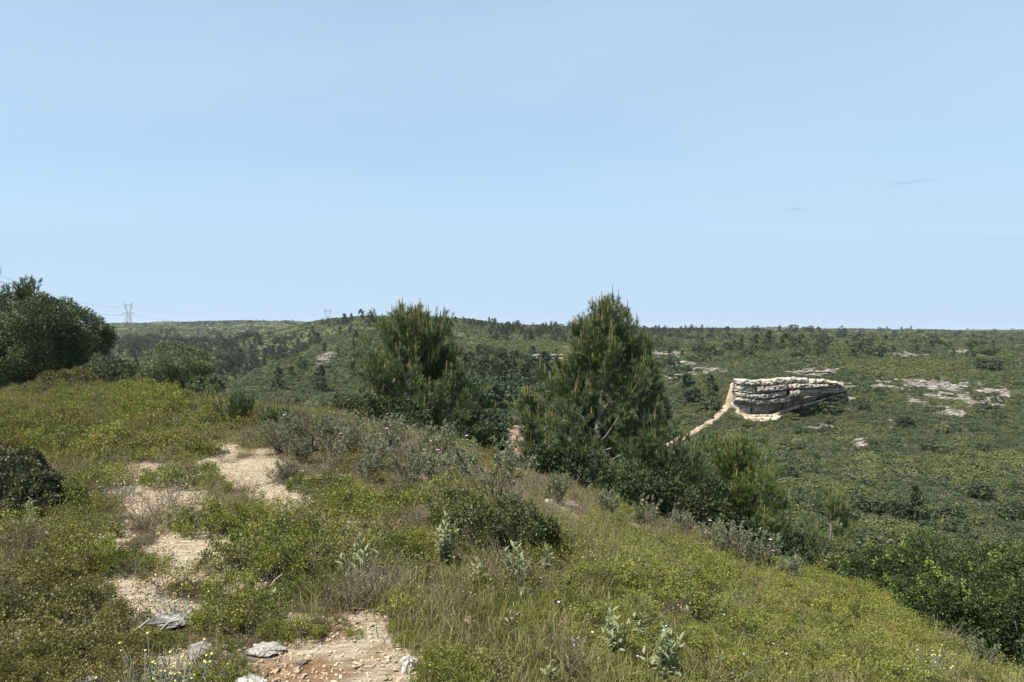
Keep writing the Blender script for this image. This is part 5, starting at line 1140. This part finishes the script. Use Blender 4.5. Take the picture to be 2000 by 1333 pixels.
def fill(name, kind, meshes, dens, base, s0, s1, label, cat, seed, zs=1.0, lo=.25):
    x, y, z, px, py = near_samples(dens); b = bareness(x, y)
    w = zone(px, py, kind, base) * (1 - smooth(lo, lo + .2, b)) * (.45 + 1.1 * fbm(x / .8, y / .8, 70 + seed, 3))
    k = RNG.uniform(0, 1, len(x)) < w; x, y, z = x[k], y[k], z[k]; n = len(x); s = RNG.uniform(s0, s1, n)
    print(name, n)
    scatter(name, meshes, np.stack([x, y, z], -1), np.stack([s, s, s * zs * RNG.uniform(.8, 1.25, n)], -1), rand_rot(n, .12), label, cat, seed)
fill("scrub_cover", 'scrub', TU, 18, .14, .45, 1.05, "yellow-green ground cover of small prickly oak shoots on the near hill", "scrub", 1, .8)
fill("olive_scrub_cover", 'olive', TO, 13, .12, .45, 1.1, "olive and rusty low scrub shoots covering the near hill", "scrub", 2, .8)
fill("grass", 'grass', GR, 85, .05, .55, 1.25, "tan and green tufts of thin grass on the near hill", "grass", 3)
fill("dry_stems", 'dry', DR, 34, .06, .6, 1.4, "dry greyish brown stems and dead tufts on the near hill", "dry stems", 4, 1.0, .42)
# gravel
PB = [rock_mesh(640 + k, M['pebble'], 2, .5, .25, "pebble", (.18, .38)) for k in range(6)]
x, y = polar_samples(1.5, 14, 1900, 44); k = (bareness(x, y) > .22) ; x, y = x[k], y[k]; n = len(x); s = .007 + .026 * RNG.uniform(0, 1, n) ** 3
print("gravel", n)
scatter("gravel", PB, np.stack([x, y, ground(x, y) + s * .12], -1), np.stack([s, s, s], -1), rand_rot(n, .3), "small limestone gravel scattered over the stony path", "gravel", 8)
# tiny flowers
def floret(mat, seed):
    mb = MB(); rng = np.random.default_rng(seed)
    beams(mb, [[0, 0, -.02]], [[.01, 0, .2]], .0015, .5, 1)
    for a in range(5):
        c, s_ = math.cos(a * 1.2566), math.sin(a * 1.2566); b = np.array([.01, 0, .2])
        mb.add([b, b + np.array([c * .008 - s_ * .006, s_ * .008 + c * .006, .005]), b + np.array([c * .016, s_ * .016, .006]), b + np.array([c * .008 + s_ * .006, s_ * .008 - c * .006, .005])], [[0, 1, 2, 3]])
    return mb.mesh("floret", [mat, M['helichrysum']])
for nm, mt, nfl, lab in (("blue_flowers", 'blue', 14, "pale blue flowers sprinkled over the right slope"), ("white_flowers", 'white', 18, "small white flowers sprinkled through the low scrub"), ("yellow_flowers", 'yellow', 14, "tiny yellow flowers dotted through the scrub")):
    q = []
    for a in range(nfl):
        if mt == 'blue': px, py = random.uniform(1050, 1750), random.uniform(1080, 1330)
        else: px, py = random.choice(((random.uniform(0, 500), random.uniform(770, 900)), (random.uniform(1050, 1750), random.uniform(1050, 1330))))
        p = hit(px, py)
        if p is not None and p[1] < 26: q.append(p)
    n = len(q); scatter(nm, [floret(M[mt], 1)], np.array(q), np.full((n, 3), .6), rand_rot(n, .1), lab, "flowers", 9)
# dead grey sticks in the lower left scrub
for k, (px, py, dx, dz) in enumerate(((225, 1270, .18, .16), (135, 1235, -.03, .10), (160, 1245, .02, .09), (165, 905, .09, .08), (520, 1150, .10, .09), (300, 1240, .14, .10))):
    p = hit(px, py); mb = MB(); tube(mb, [[0, 0, -.02], [dx * .5, .01, dz * .55], [dx, 0, dz]], [.005, .0045, .003], 5)
    thing("dead_stick", [("stick", mb.mesh("dead_stick", M['deadwood']))], p, 0, 1, "bleached dead stick poking out of the low scrub", "stick", "dead sticks in the scrub")

# ------------------------------------------------------------------ the air: a faint even haze round everything
def build_haze():
    m, N, L = new_mat("haze"); out = N.new("ShaderNodeOutputMaterial"); pv = N.new("ShaderNodeVolumePrincipled")
    pv.inputs["Color"].default_value = (.80, .88, 1.0, 1); pv.inputs["Density"].default_value = 0.00010; pv.inputs["Anisotropy"].default_value = 0.2
    L.new(pv.outputs[0], out.inputs["Volume"])
    X = 9600; z0 = float(GZ.min()) - 1.0; z1 = 75.0; mb = MB()
    V = [[a, b, c] for c in (z0, z1) for b in (-X, X) for a in (-X, X)]
    mb.add(V, [[0, 2, 3, 1], [4, 5, 7, 6], [0, 1, 5, 4], [2, 6, 7, 3], [0, 4, 6, 2], [1, 3, 7, 5]])
    tag(link("haze", mb.mesh("haze", m)), "thin blue haze in the air over the hills", "haze", None, "stuff")
build_haze()
